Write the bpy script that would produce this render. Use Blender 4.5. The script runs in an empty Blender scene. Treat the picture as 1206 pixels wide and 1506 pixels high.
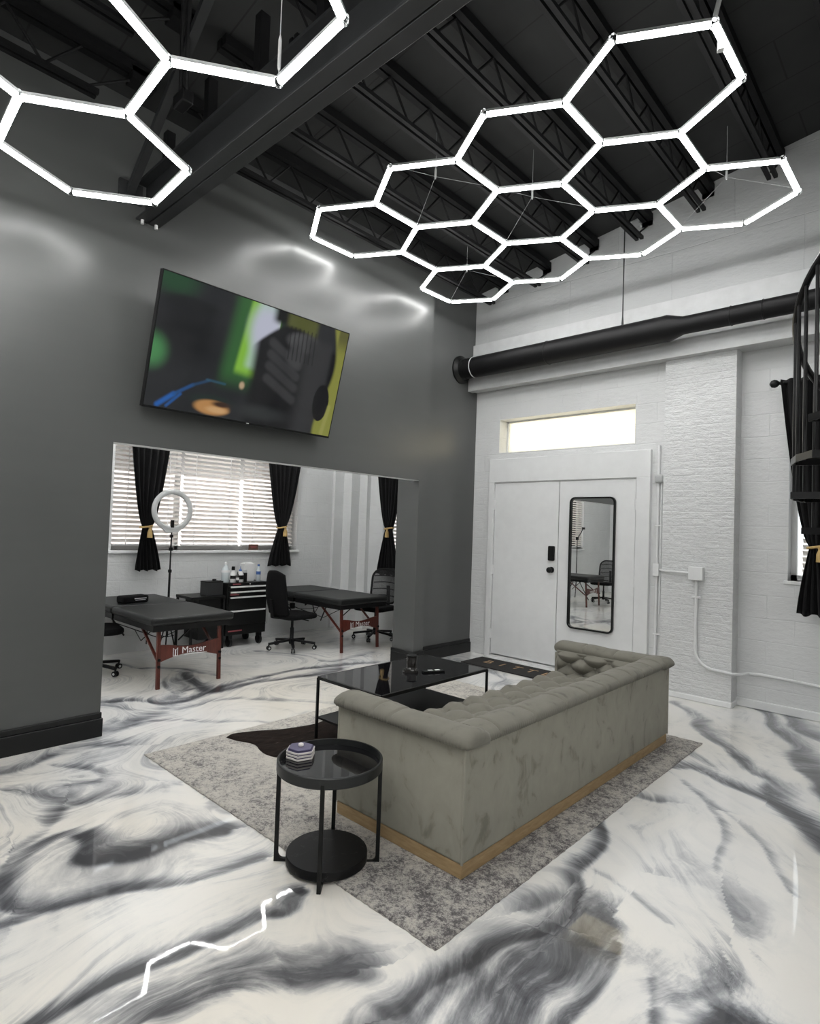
import bpy, bmesh, math, random
import numpy as np
from mathutils import Vector, Matrix

S = bpy.context.scene
COL = S.collection
PI = math.pi
random.seed(7)

# ------------------------------------------------------------------ camera
cam_data = bpy.data.cameras.new('camera')
cam_data.sensor_fit = 'HORIZONTAL'
cam_data.sensor_width = 36.0
cam_data.lens = 864.05 / 1206 * 36.0
cam_data.clip_start = 0.05
cam = bpy.data.objects.new('camera', cam_data)
COL.objects.link(cam)
YAW, PITCH, ROLL = -0.7485, 0.0295, 0.0342
fw = Vector((math.sin(YAW) * math.cos(PITCH), math.cos(YAW) * math.cos(PITCH), math.sin(PITCH)))
r0 = Vector((math.cos(YAW), -math.sin(YAW), 0))
u0 = r0.cross(fw)
rt = r0 * math.cos(ROLL) + u0 * math.sin(ROLL)
up = -r0 * math.sin(ROLL) + u0 * math.cos(ROLL)
cam.matrix_world = Matrix(((rt.x, up.x, -fw.x, 0), (rt.y, up.y, -fw.y, 0), (rt.z, up.z, -fw.z, 1.5), (0, 0, 0, 1)))
S.camera = cam

# ------------------------------------------------------------------ daylight, exposure
TUBE_POWER = 34.0          # emission of the light tubes
world = bpy.data.worlds.new('overcast_sky')
S.world = world
world.use_nodes = True
wb = world.node_tree.nodes['Background']
wb.inputs[0].default_value = (0.93, 0.96, 1.0, 1)
wb.inputs[1].default_value = 2.2
S.view_settings.view_transform = 'Standard'
S.view_settings.look = 'None'
S.view_settings.exposure = 0.0
S.view_settings.gamma = 1.0
S.view_settings.use_curve_mapping = False

# ------------------------------------------------------------------ materials
MATS = {}
class NT:
    """small helper round a node tree"""
    def __init__(self, name):
        m = bpy.data.materials.new(name); m.use_nodes = True
        self.m = m; self.t = m.node_tree; self.n = self.t.nodes
        self.b = self.n['Principled BSDF']; self.out = self.n['Material Output']
    def new(self, typ, **kw):
        nd = self.n.new(typ)
        for k, v in kw.items():
            if k.startswith('i_'):
                nd.inputs[k[2:].replace('_', ' ')].default_value = v
            else:
                setattr(nd, k, v)
        return nd
    def link(self, a, b): self.t.links.new(a, b)
    def obj(self): return self.new('ShaderNodeTexCoord').outputs['Object']
    def noise(self, vec, scale, detail=4, rough=.55, dist=0.0):
        nd = self.new('ShaderNodeTexNoise')
        nd.inputs['Scale'].default_value = scale; nd.inputs['Detail'].default_value = detail
        nd.inputs['Roughness'].default_value = rough; nd.inputs['Distortion'].default_value = dist
        if vec: self.link(vec, nd.inputs['Vector'])
        return nd.outputs['Fac']
    def mapping(self, vec, scale=(1, 1, 1), rot=(0, 0, 0), loc=(0, 0, 0)):
        nd = self.new('ShaderNodeMapping'); nd.inputs['Scale'].default_value = scale
        nd.inputs['Rotation'].default_value = rot; nd.inputs['Location'].default_value = loc
        self.link(vec, nd.inputs['Vector']); return nd.outputs['Vector']
    def ramp(self, fac, stops):
        nd = self.new('ShaderNodeValToRGB'); cr = nd.color_ramp
        while len(cr.elements) < len(stops): cr.elements.new(.5)
        for e, (p, c) in zip(cr.elements, stops):
            e.position = p; e.color = (*c, 1) if len(c) == 3 else c
        self.link(fac, nd.inputs['Fac']); return nd.outputs['Color']
    def math(self, op, a, b=None):
        nd = self.new('ShaderNodeMath', operation=op)
        for k, x in enumerate((a, b)):
            if x is None: continue
            if isinstance(x, (int, float)): nd.inputs[k].default_value = x
            else: self.link(x, nd.inputs[k])
        return nd.outputs[0]
    def mix(self, fac, a, b):
        nd = self.new('ShaderNodeMix', data_type='RGBA')
        for k, x in ((0, fac), (6, a), (7, b)):
            if isinstance(x, (int, float)): nd.inputs[k].default_value = x
            elif isinstance(x, tuple): nd.inputs[k].default_value = (*x, 1)
            else: self.link(x, nd.inputs[k])
        return nd.outputs[2]
    def bump(self, h, strength=.3, dist=.01):
        nd = self.new('ShaderNodeBump'); nd.inputs['Strength'].default_value = strength
        nd.inputs['Distance'].default_value = dist
        self.link(h, nd.inputs['Height']); self.link(nd.outputs[0], self.b.inputs['Normal'])
    def set(self, **kw):
        for k, v in kw.items():
            self.b.inputs[k.replace('_', ' ')].default_value = v

def plain(name, col, rough=.5, metal=0.0, var=.12, scale=9.0, bump=0.0, bscale=200, coat=0.0, spec=.5, sheen=0.0):
    t = NT(name); o = t.obj()
    f = t.noise(o, scale, 4)
    d = tuple(max(0, c * (1 - var)) for c in col); e = tuple(min(1, c * (1 + var)) for c in col)
    t.link(t.ramp(f, [(.3, d), (.7, e)]), t.b.inputs['Base Color'])
    t.set(Roughness=rough, Metallic=metal)
    t.b.inputs['Specular IOR Level'].default_value = spec
    t.b.inputs['Coat Weight'].default_value = coat
    if sheen:
        t.b.inputs['Sheen Weight'].default_value = sheen
    if bump:
        t.bump(t.noise(o, bscale, 3), bump, .002)
    MATS[name] = t.m
    return t.m

# --- floor: poured white / grey marbled epoxy, flow coordinates come from two mesh attributes
def floor_mat():
    t = NT('epoxy_marble')
    fa = t.new('ShaderNodeAttribute', attribute_name='flow').outputs['Vector']
    da = t.new('ShaderNodeAttribute', attribute_name='dark').outputs['Fac']
    o = t.obj()
    wn = t.new('ShaderNodeTexNoise'); wn.inputs['Scale'].default_value = 2.2; wn.inputs['Detail'].default_value = 3
    t.link(o, wn.inputs['Vector'])
    sc = t.new('ShaderNodeVectorMath', operation='SCALE'); sc.inputs['Scale'].default_value = .10
    t.link(wn.outputs['Color'], sc.inputs[0])
    ad = t.new('ShaderNodeVectorMath', operation='ADD'); t.link(fa, ad.inputs[0]); t.link(sc.outputs[0], ad.inputs[1])
    f2 = ad.outputs[0]
    s1 = t.noise(t.mapping(f2, (.55, 5.0, 1)), 1.0, 8, .62, .55)
    s2 = t.noise(t.mapping(f2, (1.6, 26.0, 1)), 1.0, 6, .65, .3)
    s3 = t.noise(t.mapping(f2, (.5, 1.8, 1), loc=(3, 7, 0)), 1.0, 4, .5, .3)
    s4 = t.noise(t.mapping(f2, (1.3, 3.2, 1), loc=(1, 2, 0)), 1.6, 9, .68, 1.1)
    s5 = t.noise(t.mapping(f2, (5, 60, 1)), 1.0, 4, .7, .2)
    d4 = t.math('ADD', t.math('MULTIPLY', t.math('SUBTRACT', s4, .5), 1.1), t.math('MULTIPLY', t.math('SUBTRACT', s5, .5), .35))
    s6 = t.noise(t.mapping(o, (1, 1, 1), loc=(5, 1, 0)), 1.25, 8, .64, 1.3)
    s7 = t.noise(t.mapping(f2, (2.2, 7, 1), loc=(9, 4, 0)), 1.5, 6, .7, .6)
    d6 = t.math('ADD', t.math('MULTIPLY', t.math('SUBTRACT', s6, .5), 1.5), t.math('MULTIPLY', t.math('SUBTRACT', s7, .5), .5))
    d1 = t.math('MULTIPLY', t.math('SUBTRACT', s1, .5), 1.15)
    d2 = t.math('MULTIPLY', t.math('SUBTRACT', s2, .5), .55)
    d3 = t.math('MULTIPLY', t.math('SUBTRACT', s3, .5), .9)
    streaks = t.math('ADD', t.math('ADD', t.math('ADD', d1, d2), d3), t.math('ADD', d4, d6))
    band = t.math('MULTIPLY', da, t.math('ADD', t.math('MULTIPLY', t.math('ADD', t.math('ADD', d1, d2), d4), 1.25), 1.0))
    v = t.math('ADD', t.math('MULTIPLY', streaks, .56), t.math('ADD', t.math('MULTIPLY', band, .8), .09))
    colr = t.ramp(v, [(0.0, (.84, .83, .80)), (.13, (.78, .78, .76)), (.26, (.56, .57, .58)), (.45, (.30, .31, .33)),
                      (.68, (.12, .125, .14)), (.95, (.045, .047, .055))])
    warm = t.ramp(t.noise(o, .55, 2), [(.42, (1, 1, 1)), (.7, (1.0, .955, .875))])
    mm = t.new('ShaderNodeMix', data_type='RGBA', blend_type='MULTIPLY'); mm.inputs[0].default_value = 1
    t.link(colr, mm.inputs[6]); t.link(warm, mm.inputs[7])
    t.link(mm.outputs[2], t.b.inputs['Base Color'])
    t.set(Roughness=.30)
    t.b.inputs['Specular IOR Level'].default_value = .3
    t.b.inputs['Coat Weight'].default_value = 1.0
    t.b.inputs['Coat Roughness'].default_value = .025
    bn = t.new('ShaderNodeBump'); bn.inputs['Strength'].default_value = .02; bn.inputs['Distance'].default_value = .004
    t.link(t.noise(o, 13, 2), bn.inputs['Height'])
    t.link(bn.outputs[0], t.b.inputs['Coat Normal'])
    MATS['floor'] = t.m
floor_mat()

def grey_paint():
    t = NT('satin_grey_paint'); o = t.obj()
    f = t.noise(o, 1.3, 4); g = t.noise(t.mapping(o, (1, 1, 6)), 2.0, 3)
    t.link(t.ramp(t.math('ADD', t.math('MULTIPLY', f, .7), t.math('MULTIPLY', g, .3)),
                  [(.3, (.074, .077, .075)), (.7, (.086, .089, .087))]), t.b.inputs['Base Color'])
    rr = t.new('ShaderNodeMapRange'); rr.inputs['To Min'].default_value = .29; rr.inputs['To Max'].default_value = .29
    t.link(t.noise(o, 3.5, 3), rr.inputs['Value']); t.link(rr.outputs[0], t.b.inputs['Roughness'])
    t.b.inputs['Specular IOR Level'].default_value = .5
    t.bump(t.noise(o, 1.6, 1), .05, .03)
    MATS['grey_wall'] = t.m
grey_paint()

def white_masonry(name, bw, bh, strength, col=(.68, .69, .69), rough=.45, vertical='xz', fine=1.0):
    t = NT(name); o = t.obj()
    sx = t.new('ShaderNodeSeparateXYZ'); t.link(o, sx.inputs[0])
    cx = t.new('ShaderNodeCombineXYZ')
    t.link(t.math('ADD', sx.outputs[0], sx.outputs[1]), cx.inputs[0]); t.link(sx.outputs[2], cx.inputs[1])
    wv = t.new('ShaderNodeTexNoise'); wv.inputs['Scale'].default_value = 3; t.link(o, wv.inputs['Vector'])
    sc = t.new('ShaderNodeVectorMath', operation='SCALE'); sc.inputs['Scale'].default_value = .02
    t.link(wv.outputs['Color'], sc.inputs[0])
    ad = t.new('ShaderNodeVectorMath', operation='ADD'); t.link(cx.outputs[0], ad.inputs[0]); t.link(sc.outputs[0], ad.inputs[1])
    br = t.new('ShaderNodeTexBrick'); br.inputs['Scale'].default_value = 1.0
    br.inputs['Brick Width'].default_value = bw; br.inputs['Row Height'].default_value = bh
    br.inputs['Mortar Size'].default_value = .006; br.inputs['Mortar Smooth'].default_value = .6
    t.link(ad.outputs[0], br.inputs['Vector'])
    n1 = t.noise(o, 30, 4); n2 = t.noise(t.mapping(o, (1, 1, 3.0)), 9, 5, .65)
    h = t.math('ADD', t.math('MULTIPLY', br.outputs['Fac'], -strength),
               t.math('ADD', t.math('MULTIPLY', n1, .5 * fine), t.math('MULTIPLY', n2, .8 * fine)))
    d = tuple(c * .93 for c in col)
    t.link(t.ramp(t.noise(o, 2.5, 5), [(.3, d), (.65, col)]), t.b.inputs['Base Color'])
    t.set(Roughness=rough)
    t.bump(h, .55, .012)
    MATS[name] = t.m
white_masonry('white_block', .42, .205, .35)
white_masonry('white_brick', .215, .068, .55, fine=3.6)
white_masonry('white_plaster', 1.1, .62, .35, col=(.43, .44, .44), fine=.9)

def rug_mat():
    t = NT('distressed_rug'); o = t.obj()
    da = t.new('ShaderNodeAttribute', attribute_name='wear').outputs['Fac']
    n = t.noise(o, 48, 6, .8); n2 = t.noise(o, 9, 4, .6); n3 = t.noise(o, 170, 2)
    v = t.math('ADD', t.math('ADD', t.math('MULTIPLY', n, 1.1), t.math('MULTIPLY', n2, .50)),
               t.math('ADD', t.math('MULTIPLY', n3, .30), t.math('MULTIPLY', da, .10)))
    t.link(t.ramp(t.math('MULTIPLY', v, .5), [(.44, (.60, .57, .51)), (.51, (.50, .475, .43)), (.555, (.33, .31, .29)), (.60, (.13, .12, .12)), (.68, (.08, .075, .075))]),
           t.b.inputs['Base Color'])
    t.set(Roughness=1.0); t.b.inputs['Sheen Weight'].default_value = .15
    t.b.inputs['Specular IOR Level'].default_value = .1
    t.bump(t.math('ADD', t.noise(o, 300, 2), t.math('MULTIPLY', n, .8)), .8, .006)
    MATS['rug'] = t.m
rug_mat()

def velvet(key, name, g):
    t = NT(name); o = t.obj()
    w = t.noise(t.mapping(o, (1.2, 1.2, 1.0)), 7.0, 4, .55, 1.0)
    w2 = t.noise(t.mapping(o, (2, 2, .6)), 6, 4, .6, .8)
    v = t.math('ADD', t.math('MULTIPLY', w, .68), t.math('MULTIPLY', w2, .32))
    t.link(t.ramp(v, [(p, tuple(g * x for x in c)) for p, c in ((.33, (.20, .192, .158)), (.395, (.265, .254, .211)), (.43, (.305, .293, .244)), (.68, (.345, .332, .278)))]), t.b.inputs['Base Color'])
    t.set(Roughness=.85)
    t.b.inputs['Sheen Weight'].default_value = .15; t.b.inputs['Sheen Roughness'].default_value = .45
    t.b.inputs['Specular IOR Level'].default_value = .15
    t.bump(t.noise(o, 420, 2), .15, .001)
    MATS[key] = t.m
velvet('velvet', 'taupe_velvet', 1.0)
velvet('velvet_shaded', 'taupe_velvet_shaded', .58)  # same velvet, shade mixed into its colour against overhead light on rolls, pads

def wood(name, c1, c2, rough=.4, axis=(1, 12, 12)):
    t = NT(name); o = t.obj()
    v = t.noise(t.mapping(o, axis), 4, 5, .6, .5)
    t.link(t.ramp(v, [(.3, c1), (.7, c2)]), t.b.inputs['Base Color'])
    t.set(Roughness=rough); MATS[name] = t.m
wood('oak', (.33, .22, .105), (.46, .33, .18), .5, (3, 3, 20))
wood('mahogany', (.055, .012, .008), (.13, .028, .018), .35, (8, 8, 1.2))

def ceiling_mat():
    t = NT('black_deck'); o = t.obj()
    br = t.new('ShaderNodeTexBrick'); br.inputs['Scale'].default_value = 1
    br.inputs['Brick Width'].default_value = 1.9; br.inputs['Row Height'].default_value = .46
    br.inputs['Mortar Size'].default_value = .006
    t.link(o, br.inputs['Vector'])
    c = t.ramp(t.noise(o, 2.5, 4), [(.3, (.014, .015, .015)), (.7, (.022, .023, .023))])
    t.link(t.mix(br.outputs['Fac'], c, (.004, .004, .004)), t.b.inputs['Base Color'])
    t.set(Roughness=.7)
    MATS['black_deck'] = t.m
ceiling_mat()

def emit(name, col, strength):
    t = NT(name)
    t.b.inputs['Base Color'].default_value = (.8, .8, .8, 1)
    t.b.inputs['Emission Color'].default_value = (*col, 1)
    t.b.inputs['Emission Strength'].default_value = strength
    MATS[name] = t.m
emit('tube_diffuser', (1.0, .995, .982), TUBE_POWER)

def glass_thin(name, col=(1, 1, 1), refl=.08):
    t = NT(name)
    tr = t.new('ShaderNodeBsdfTransparent'); tr.inputs[0].default_value = (*col, 1)
    gl = t.new('ShaderNodeBsdfGlossy'); gl.inputs['Roughness'].default_value = .02
    fr = t.new('ShaderNodeFresnel'); fr.inputs[0].default_value = 1.35
    mx = t.new('ShaderNodeMixShader')
    t.link(fr.outputs[0], mx.inputs[0]); t.link(tr.outputs[0], mx.inputs[1]); t.link(gl.outputs[0], mx.inputs[2])
    t.link(mx.outputs[0], t.out.inputs['Surface'])
    MATS[name] = t.m
glass_thin('window_glass', (.96, .98, .98))
glass_thin('clear_plastic', (.78, .80, .80))

def frosted():
    t = NT('frosted_pane'); o = t.obj()
    tr = t.new('ShaderNodeBsdfTranslucent')
    c = t.ramp(t.noise(o, 5, 4), [(.3, (1.0, .93, .74)), (.62, (1, .97, .86))])
    t.link(c, tr.inputs[0])
    df = t.new('ShaderNodeBsdfDiffuse'); t.link(c, df.inputs[0])
    tp = t.new('ShaderNodeBsdfTransparent'); tp.inputs[0].default_value = (1, .95, .8, 1)
    m1 = t.new('ShaderNodeMixShader'); m1.inputs[0].default_value = .15
    t.link(tr.outputs[0], m1.inputs[1]); t.link(df.outputs[0], m1.inputs[2])
    m2 = t.new('ShaderNodeMixShader'); m2.inputs[0].default_value = .35
    t.link(m1.outputs[0], m2.inputs[1]); t.link(tp.outputs[0], m2.inputs[2])
    t.link(m2.outputs[0], t.out.inputs['Surface'])
    MATS['frosted_pane'] = t.m
frosted()

def slat_mat():
    t = NT('blind_slat'); o = t.obj()
    c = t.ramp(t.noise(o, 4, 3), [(.3, (.80, .79, .77)), (.7, (.86, .85, .83))])
    t.link(c, t.b.inputs['Base Color']); t.set(Roughness=.4)
    tr = t.new('ShaderNodeBsdfTranslucent'); tr.inputs[0].default_value = (.9, .86, .82, 1)
    mx = t.new('ShaderNodeMixShader'); mx.inputs[0].default_value = .45
    t.link(t.b.outputs[0], mx.inputs[1]); t.link(tr.outputs[0], mx.inputs[2])
    t.link(mx.outputs[0], t.out.inputs['Surface'])
    MATS['blind_slat'] = t.m
slat_mat()

def marble_black():
    t = NT('black_marble'); o = t.obj()
    v = t.noise(o, 5, 8, .7, 1.4)
    t.link(t.ramp(v, [(.40, (.006, .006, .0065)), (.570, (.006, .006, .0065)), (.576, (.08, .08, .08)), (.582, (.006, .006, .0065))]), t.b.inputs['Base Color'])
    t.set(Roughness=.4); t.b.inputs['Specular IOR Level'].default_value = .2; MATS['black_marble'] = t.m
marble_black()

def mesh_fabric():
    t = NT('mesh_fabric'); o = t.obj()
    br = t.new('ShaderNodeTexChecker'); br.inputs['Scale'].default_value = 180
    t.link(o, br.inputs['Vector'])
    t.set(Roughness=.7); t.b.inputs['Base Color'].default_value = (.012, .012, .013, 1)
    tp = t.new('ShaderNodeBsdfTransparent'); mx = t.new('ShaderNodeMixShader')
    t.link(t.math('MULTIPLY', br.outputs['Fac'], .55), mx.inputs[0])
    t.link(t.b.outputs[0], mx.inputs[1]); t.link(tp.outputs[0], mx.inputs[2])
    t.link(mx.outputs[0], t.out.inputs['Surface']); MATS['mesh_fabric'] = t.m
mesh_fabric()

def hide_mat():
    t = NT('dark_hide'); o = t.obj()
    v = t.noise(t.mapping(o, (4, 1.5, 1)), 9, 5, .6)
    t.link(t.ramp(v, [(.35, (.009, .006, .005)), (.68, (.022, .015, .012)), (.80, (.25, .22, .19))]), t.b.inputs['Base Color'])
    t.set(Roughness=.8); t.b.inputs['Specular IOR Level'].default_value = .08; t.bump(t.noise(t.mapping(o, (40, 10, 1)), 20, 3), .5, .003)
    MATS['hide'] = t.m
hide_mat()

def screen_mat():
    t = NT('tv_picture')
    a = t.new('ShaderNodeAttribute', attribute_name='picture').outputs['Color']
    t.b.inputs['Base Color'].default_value = (.008, .008, .009, 1)
    t.set(Roughness=.12)
    t.link(a, t.b.inputs['Emission Color']); t.b.inputs['Emission Strength'].default_value = .7
    MATS['tv_picture'] = t.m
screen_mat()

plain('ledge_white', (.50, .51, .51), .45, var=.06, bump=.3, bscale=25)
plain('pipe_black', (.005, .005, .0055), .5, spec=.25, bump=.1, bscale=60)
plain('white_paint', (.74, .75, .75), .35, var=.03, bump=.08, bscale=120)
plain('door_paint', (.72, .73, .73), .32, var=.025, bump=.05, bscale=160)
plain('dark_baseboard', (.009, .0095, .0095), .35, spec=.3)
plain('black_steel', (.0045, .0045, .005), .6, spec=.25)
plain('beam_black', (.020, .021, .022), .5, bump=.1, bscale=60)
plain('black_satin', (.006, .0065, .0065), .4, spec=.25)
plain('black_metal', (.006, .006, .0065), .3, spec=.35)
plain('tray_black', (.010, .0115, .0115), .42, bump=.05, bscale=500)
plain('black_mirror_glass', (.006, .006, .007), .03, spec=.6)
plain('black_plastic', (.006, .006, .0065), .45, spec=.25)
plain('black_fabric', (.005, .005, .0055), .9, spec=.15, bump=.4, bscale=500)
plain('black_curtain', (.004, .004, .0045), .8, sheen=.04, spec=.2)
plain('gold_rope', (.50, .34, .13), .5, bump=.4, bscale=300)
plain('leatherette', (.013, .014, .014), .42, spec=.3, bump=.12, bscale=260)
plain('silver', (.72, .72, .72), .4, metal=.1)
plain('white_plastic', (.72, .72, .72), .4, var=.04)
plain('grey_plastic', (.45, .46, .46), .4, var=.05)
plain('red_print', (.32, .08, .09), .5)
plain('white_print', (.80, .80, .80), .5)
plain('tan_print', (.36, .24, .13), .8)
plain('mat_black', (.016, .015, .014), .95, bump=.6, bscale=300)
plain('brown_sign', (.10, .05, .035), .5)
plain('blue_label', (.05, .12, .35), .4)
plain('clear_bottle', (.55, .60, .62), .15, var=.05)
plain('amber_glass', (.02, .018, .016), .08, coat=1)
plain('trinket_white', (.70, .67, .64), .4)
plain('trinket_blue', (.09, .08, .15), .35)
plain('concrete_out', (.62, .59, .56), .9)
plain('pink_brick_out', (.66, .58, .55), .9, var=.15, scale=5)
plain('awning_grey', (.42, .42, .42), .8)
plain('chrome', (.8, .8, .8), .08, metal=1.0, var=.01)
mt = NT('mirror_glass'); mt.set(Metallic=1.0, Roughness=.01); mt.b.inputs['Base Color'].default_value = (.82, .83, .82, 1); MATS['mirror'] = mt.m

# ------------------------------------------------------------------ mesh helpers
class MB:
    def __init__(self): self.v = []; self.f = []; self.mi = []; self.cur = 0
    def add(self, vs, fs):
        o = len(self.v); self.v += [tuple(p) for p in vs]
        self.f += [tuple(i + o for i in f) for f in fs]; self.mi += [self.cur] * len(fs); return self
    def box(self, a, b, M=None):
        x0, y0, z0 = a; x1, y1, z1 = b
        vs = [(x0, y0, z0), (x1, y0, z0), (x1, y1, z0), (x0, y1, z0), (x0, y0, z1), (x1, y0, z1), (x1, y1, z1), (x0, y1, z1)]
        if M: vs = [M @ Vector(p) for p in vs]
        return self.add(vs, [(0, 3, 2, 1), (4, 5, 6, 7), (0, 1, 5, 4), (1, 2, 6, 5), (2, 3, 7, 6), (3, 0, 4, 7)])
    def cbox(self, c, s, M=None):
        return self.box([c[i] - s[i] / 2 for i in range(3)], [c[i] + s[i] / 2 for i in range(3)], M)
    def bar(self, p, q, w, h=None, upv=(0, 0, 1)):
        """rectangular bar from p to q"""
        h = h or w; p = Vector(p); q = Vector(q); d = (q - p).normalized()
        u = Vector(upv)
        if abs(d.dot(u)) > .98: u = Vector((1, 0, 0))
        s = d.cross(u).normalized(); t = s.cross(d)
        vs = [c + s * (a * w / 2) + t * (b * h / 2) for c in (p, q) for a, b in ((-1, -1), (1, -1), (1, 1), (-1, 1))]
        return self.add(vs, [(0, 1, 2, 3), (7, 6, 5, 4), (0, 4, 5, 1), (1, 5, 6, 2), (2, 6, 7, 3), (3, 7, 4, 0)])
    def tube(self, pts, r, n=10, closed=False):
        pts = [Vector(p) for p in pts]; N = len(pts)
        rs = r if isinstance(r, (list, tuple)) else [r] * N
        vs = []; fs = []; ref = None
        for i, p in enumerate(pts):
            if closed: d = pts[(i + 1) % N] - pts[i - 1]
            else: d = pts[min(i + 1, N - 1)] - pts[max(i - 1, 0)]
            d.normalize()
            if ref is None:
                ref = Vector((0, 0, 1)) if abs(d.z) < .9 else Vector((1, 0, 0))
            s = d.cross(ref).normalized(); t = s.cross(d).normalized(); ref = t
            for k in range(n):
                a = 2 * PI * k / n
                vs.append(p + (s * math.cos(a) + t * math.sin(a)) * rs[i])
        for i in range(N if closed else N - 1):
            j = (i + 1) % N
            for k in range(n):
                l = (k + 1) % n
                fs.append((i * n + k, i * n + l, j * n + l, j * n + k))
        if not closed:
            fs.append(tuple(range(n - 1, -1, -1))); fs.append(tuple((N - 1) * n + k for k in range(n)))
        return self.add(vs, fs)
    def lathe(self, prof, c=(0, 0, 0), n=24, M=None):
        """prof: (radius, z) list from bottom to top"""
        vs = []; fs = []
        for r, z in prof:
            for k in range(n):
                a = 2 * PI * k / n; p = Vector((r * math.cos(a), r * math.sin(a), z))
                if M: p = M @ p
                vs.append(p + Vector(c))
        for i in range(len(prof) - 1):
            for k in range(n):
                l = (k + 1) % n; fs.append((i * n + k, i * n + l, (i + 1) * n + l, (i + 1) * n + k))
        fs.append(tuple(range(n - 1, -1, -1))); fs.append(tuple((len(prof) - 1) * n + k for k in range(n)))
        return self.add(vs, fs)
    def prism(self, poly, z0, z1, M=None):
        n = len(poly); vs = [Vector((x, y, z)) for z in (z0, z1) for x, y in poly]
        if M: vs = [M @ p for p in vs]
        fs = [tuple(range(n - 1, -1, -1)), tuple(range(n, 2 * n))]
        for k in range(n): l = (k + 1) % n; fs.append((k, l, n + l, n + k))
        return self.add(vs, fs)
    def grid(self, fn, nu, nv):
        vs = [fn(i / nu, j / nv) for j in range(nv + 1) for i in range(nu + 1)]
        fs = [(j * (nu + 1) + i, j * (nu + 1) + i + 1, (j + 1) * (nu + 1) + i + 1, (j + 1) * (nu + 1) + i) for j in range(nv) for i in range(nu)]
        return self.add(vs, fs)
    def build(self, name, mat, parent=None, smooth=35, bevel=0, seg=2, fix=True):
        me = bpy.data.meshes.new(name); me.from_pydata(self.v, [], self.f)
        for m in (mat if isinstance(mat, (list, tuple)) else [mat]):
            me.materials.append(MATS[m] if isinstance(m, str) else m)
        me.polygons.foreach_set('material_index', self.mi)
        if fix:
            bm = bmesh.new(); bm.from_mesh(me); bmesh.ops.recalc_face_normals(bm, faces=bm.faces); bm.to_mesh(me); bm.free()
        if smooth:
            me.polygons.foreach_set('use_smooth', [True] * len(me.polygons)); me.set_sharp_from_angle(angle=math.radians(smooth))
        o = bpy.data.objects.new(name, me); COL.objects.link(o)
        if parent: o.parent = parent
        if bevel:
            b = o.modifiers.new('bevel', 'BEVEL'); b.width = bevel; b.segments = seg; b.limit_method = 'ANGLE'; b.angle_limit = math.radians(40)
        return o

def tag(o, label=None, cat=None, group=None, kind=None):
    if label: o['label'] = label
    if cat: o['category'] = cat
    if group: o['group'] = group
    if kind: o['kind'] = kind
    return o

def thing(name, label, cat, loc=(0, 0, 0), rz=0, group=None):
    o = bpy.data.objects.new(name, None); COL.objects.link(o)
    o.location = loc; o.rotation_euler = (0, 0, rz); o.empty_display_size = .1
    return tag(o, label, cat, group)

def struct(o, label=None):
    o['kind'] = 'structure'
    if label: o['label'] = label
    o['category'] = 'room'
    return o

def dup(root, loc=None, rz=None, label=None, group=None):
    r = root.copy(); COL.objects.link(r)
    if loc is not None: r.location = loc
    if rz is not None: r.rotation_euler = (0, 0, rz)
    if label: r['label'] = label
    if group: r['group'] = group
    for ch in list(root.children):
        c = ch.copy(); COL.objects.link(c); c.parent = r
        for g in list(ch.children):
            d = g.copy(); COL.objects.link(d); d.parent = c
    return r

def text_mesh(name, body, size, mat, parent, M, extrude=.001, align='CENTER'):
    cu = bpy.data.curves.new(name, 'FONT'); cu.body = body; cu.size = size; cu.extrude = extrude
    cu.align_x = align; cu.align_y = 'CENTER'; cu.resolution_u = 3
    o = bpy.data.objects.new(name + '_curve', cu)
    COL.objects.link(o)
    me = bpy.data.meshes.new_from_object(o.evaluated_get(bpy.context.evaluated_depsgraph_get()))
    bpy.data.objects.remove(o); bpy.data.curves.remove(cu)
    me.name = name; me.transform(M); me.materials.clear(); me.materials.append(MATS[mat])
    q = bpy.data.objects.new(name, me); COL.objects.link(q)
    if parent: q.parent = parent
    return q

def basis(x, y, z, o):
    """matrix with the given axes as columns and origin o"""
    return Matrix(((x[0], y[0], z[0], o[0]), (x[1], y[1], z[1], o[1]), (x[2], y[2], z[2], o[2]), (0, 0, 0, 1)))

def rrect(w, h, r, n=6):
    pts = []
    for cx, cy, a0 in ((w / 2 - r, h / 2 - r, 0), (-w / 2 + r, h / 2 - r, PI / 2), (-w / 2 + r, -h / 2 + r, PI), (w / 2 - r, -h / 2 + r, 1.5 * PI)):
        for k in range(n + 1):
            a = a0 + PI / 2 * k / n; pts.append((cx + r * math.cos(a), cy + r * math.sin(a)))
    return pts

# ------------------------------------------------------------------ sun (lights the street side only; the roof keeps it out)
sun_d = bpy.data.lights.new('sun', 'SUN'); sun_d.energy = 7.0; sun_d.angle = .01
sun = bpy.data.objects.new('sun', sun_d); COL.objects.link(sun)
sun.rotation_euler = Vector((-.42, .10, -.9)).to_track_quat('-Z', 'Y').to_euler()

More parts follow.
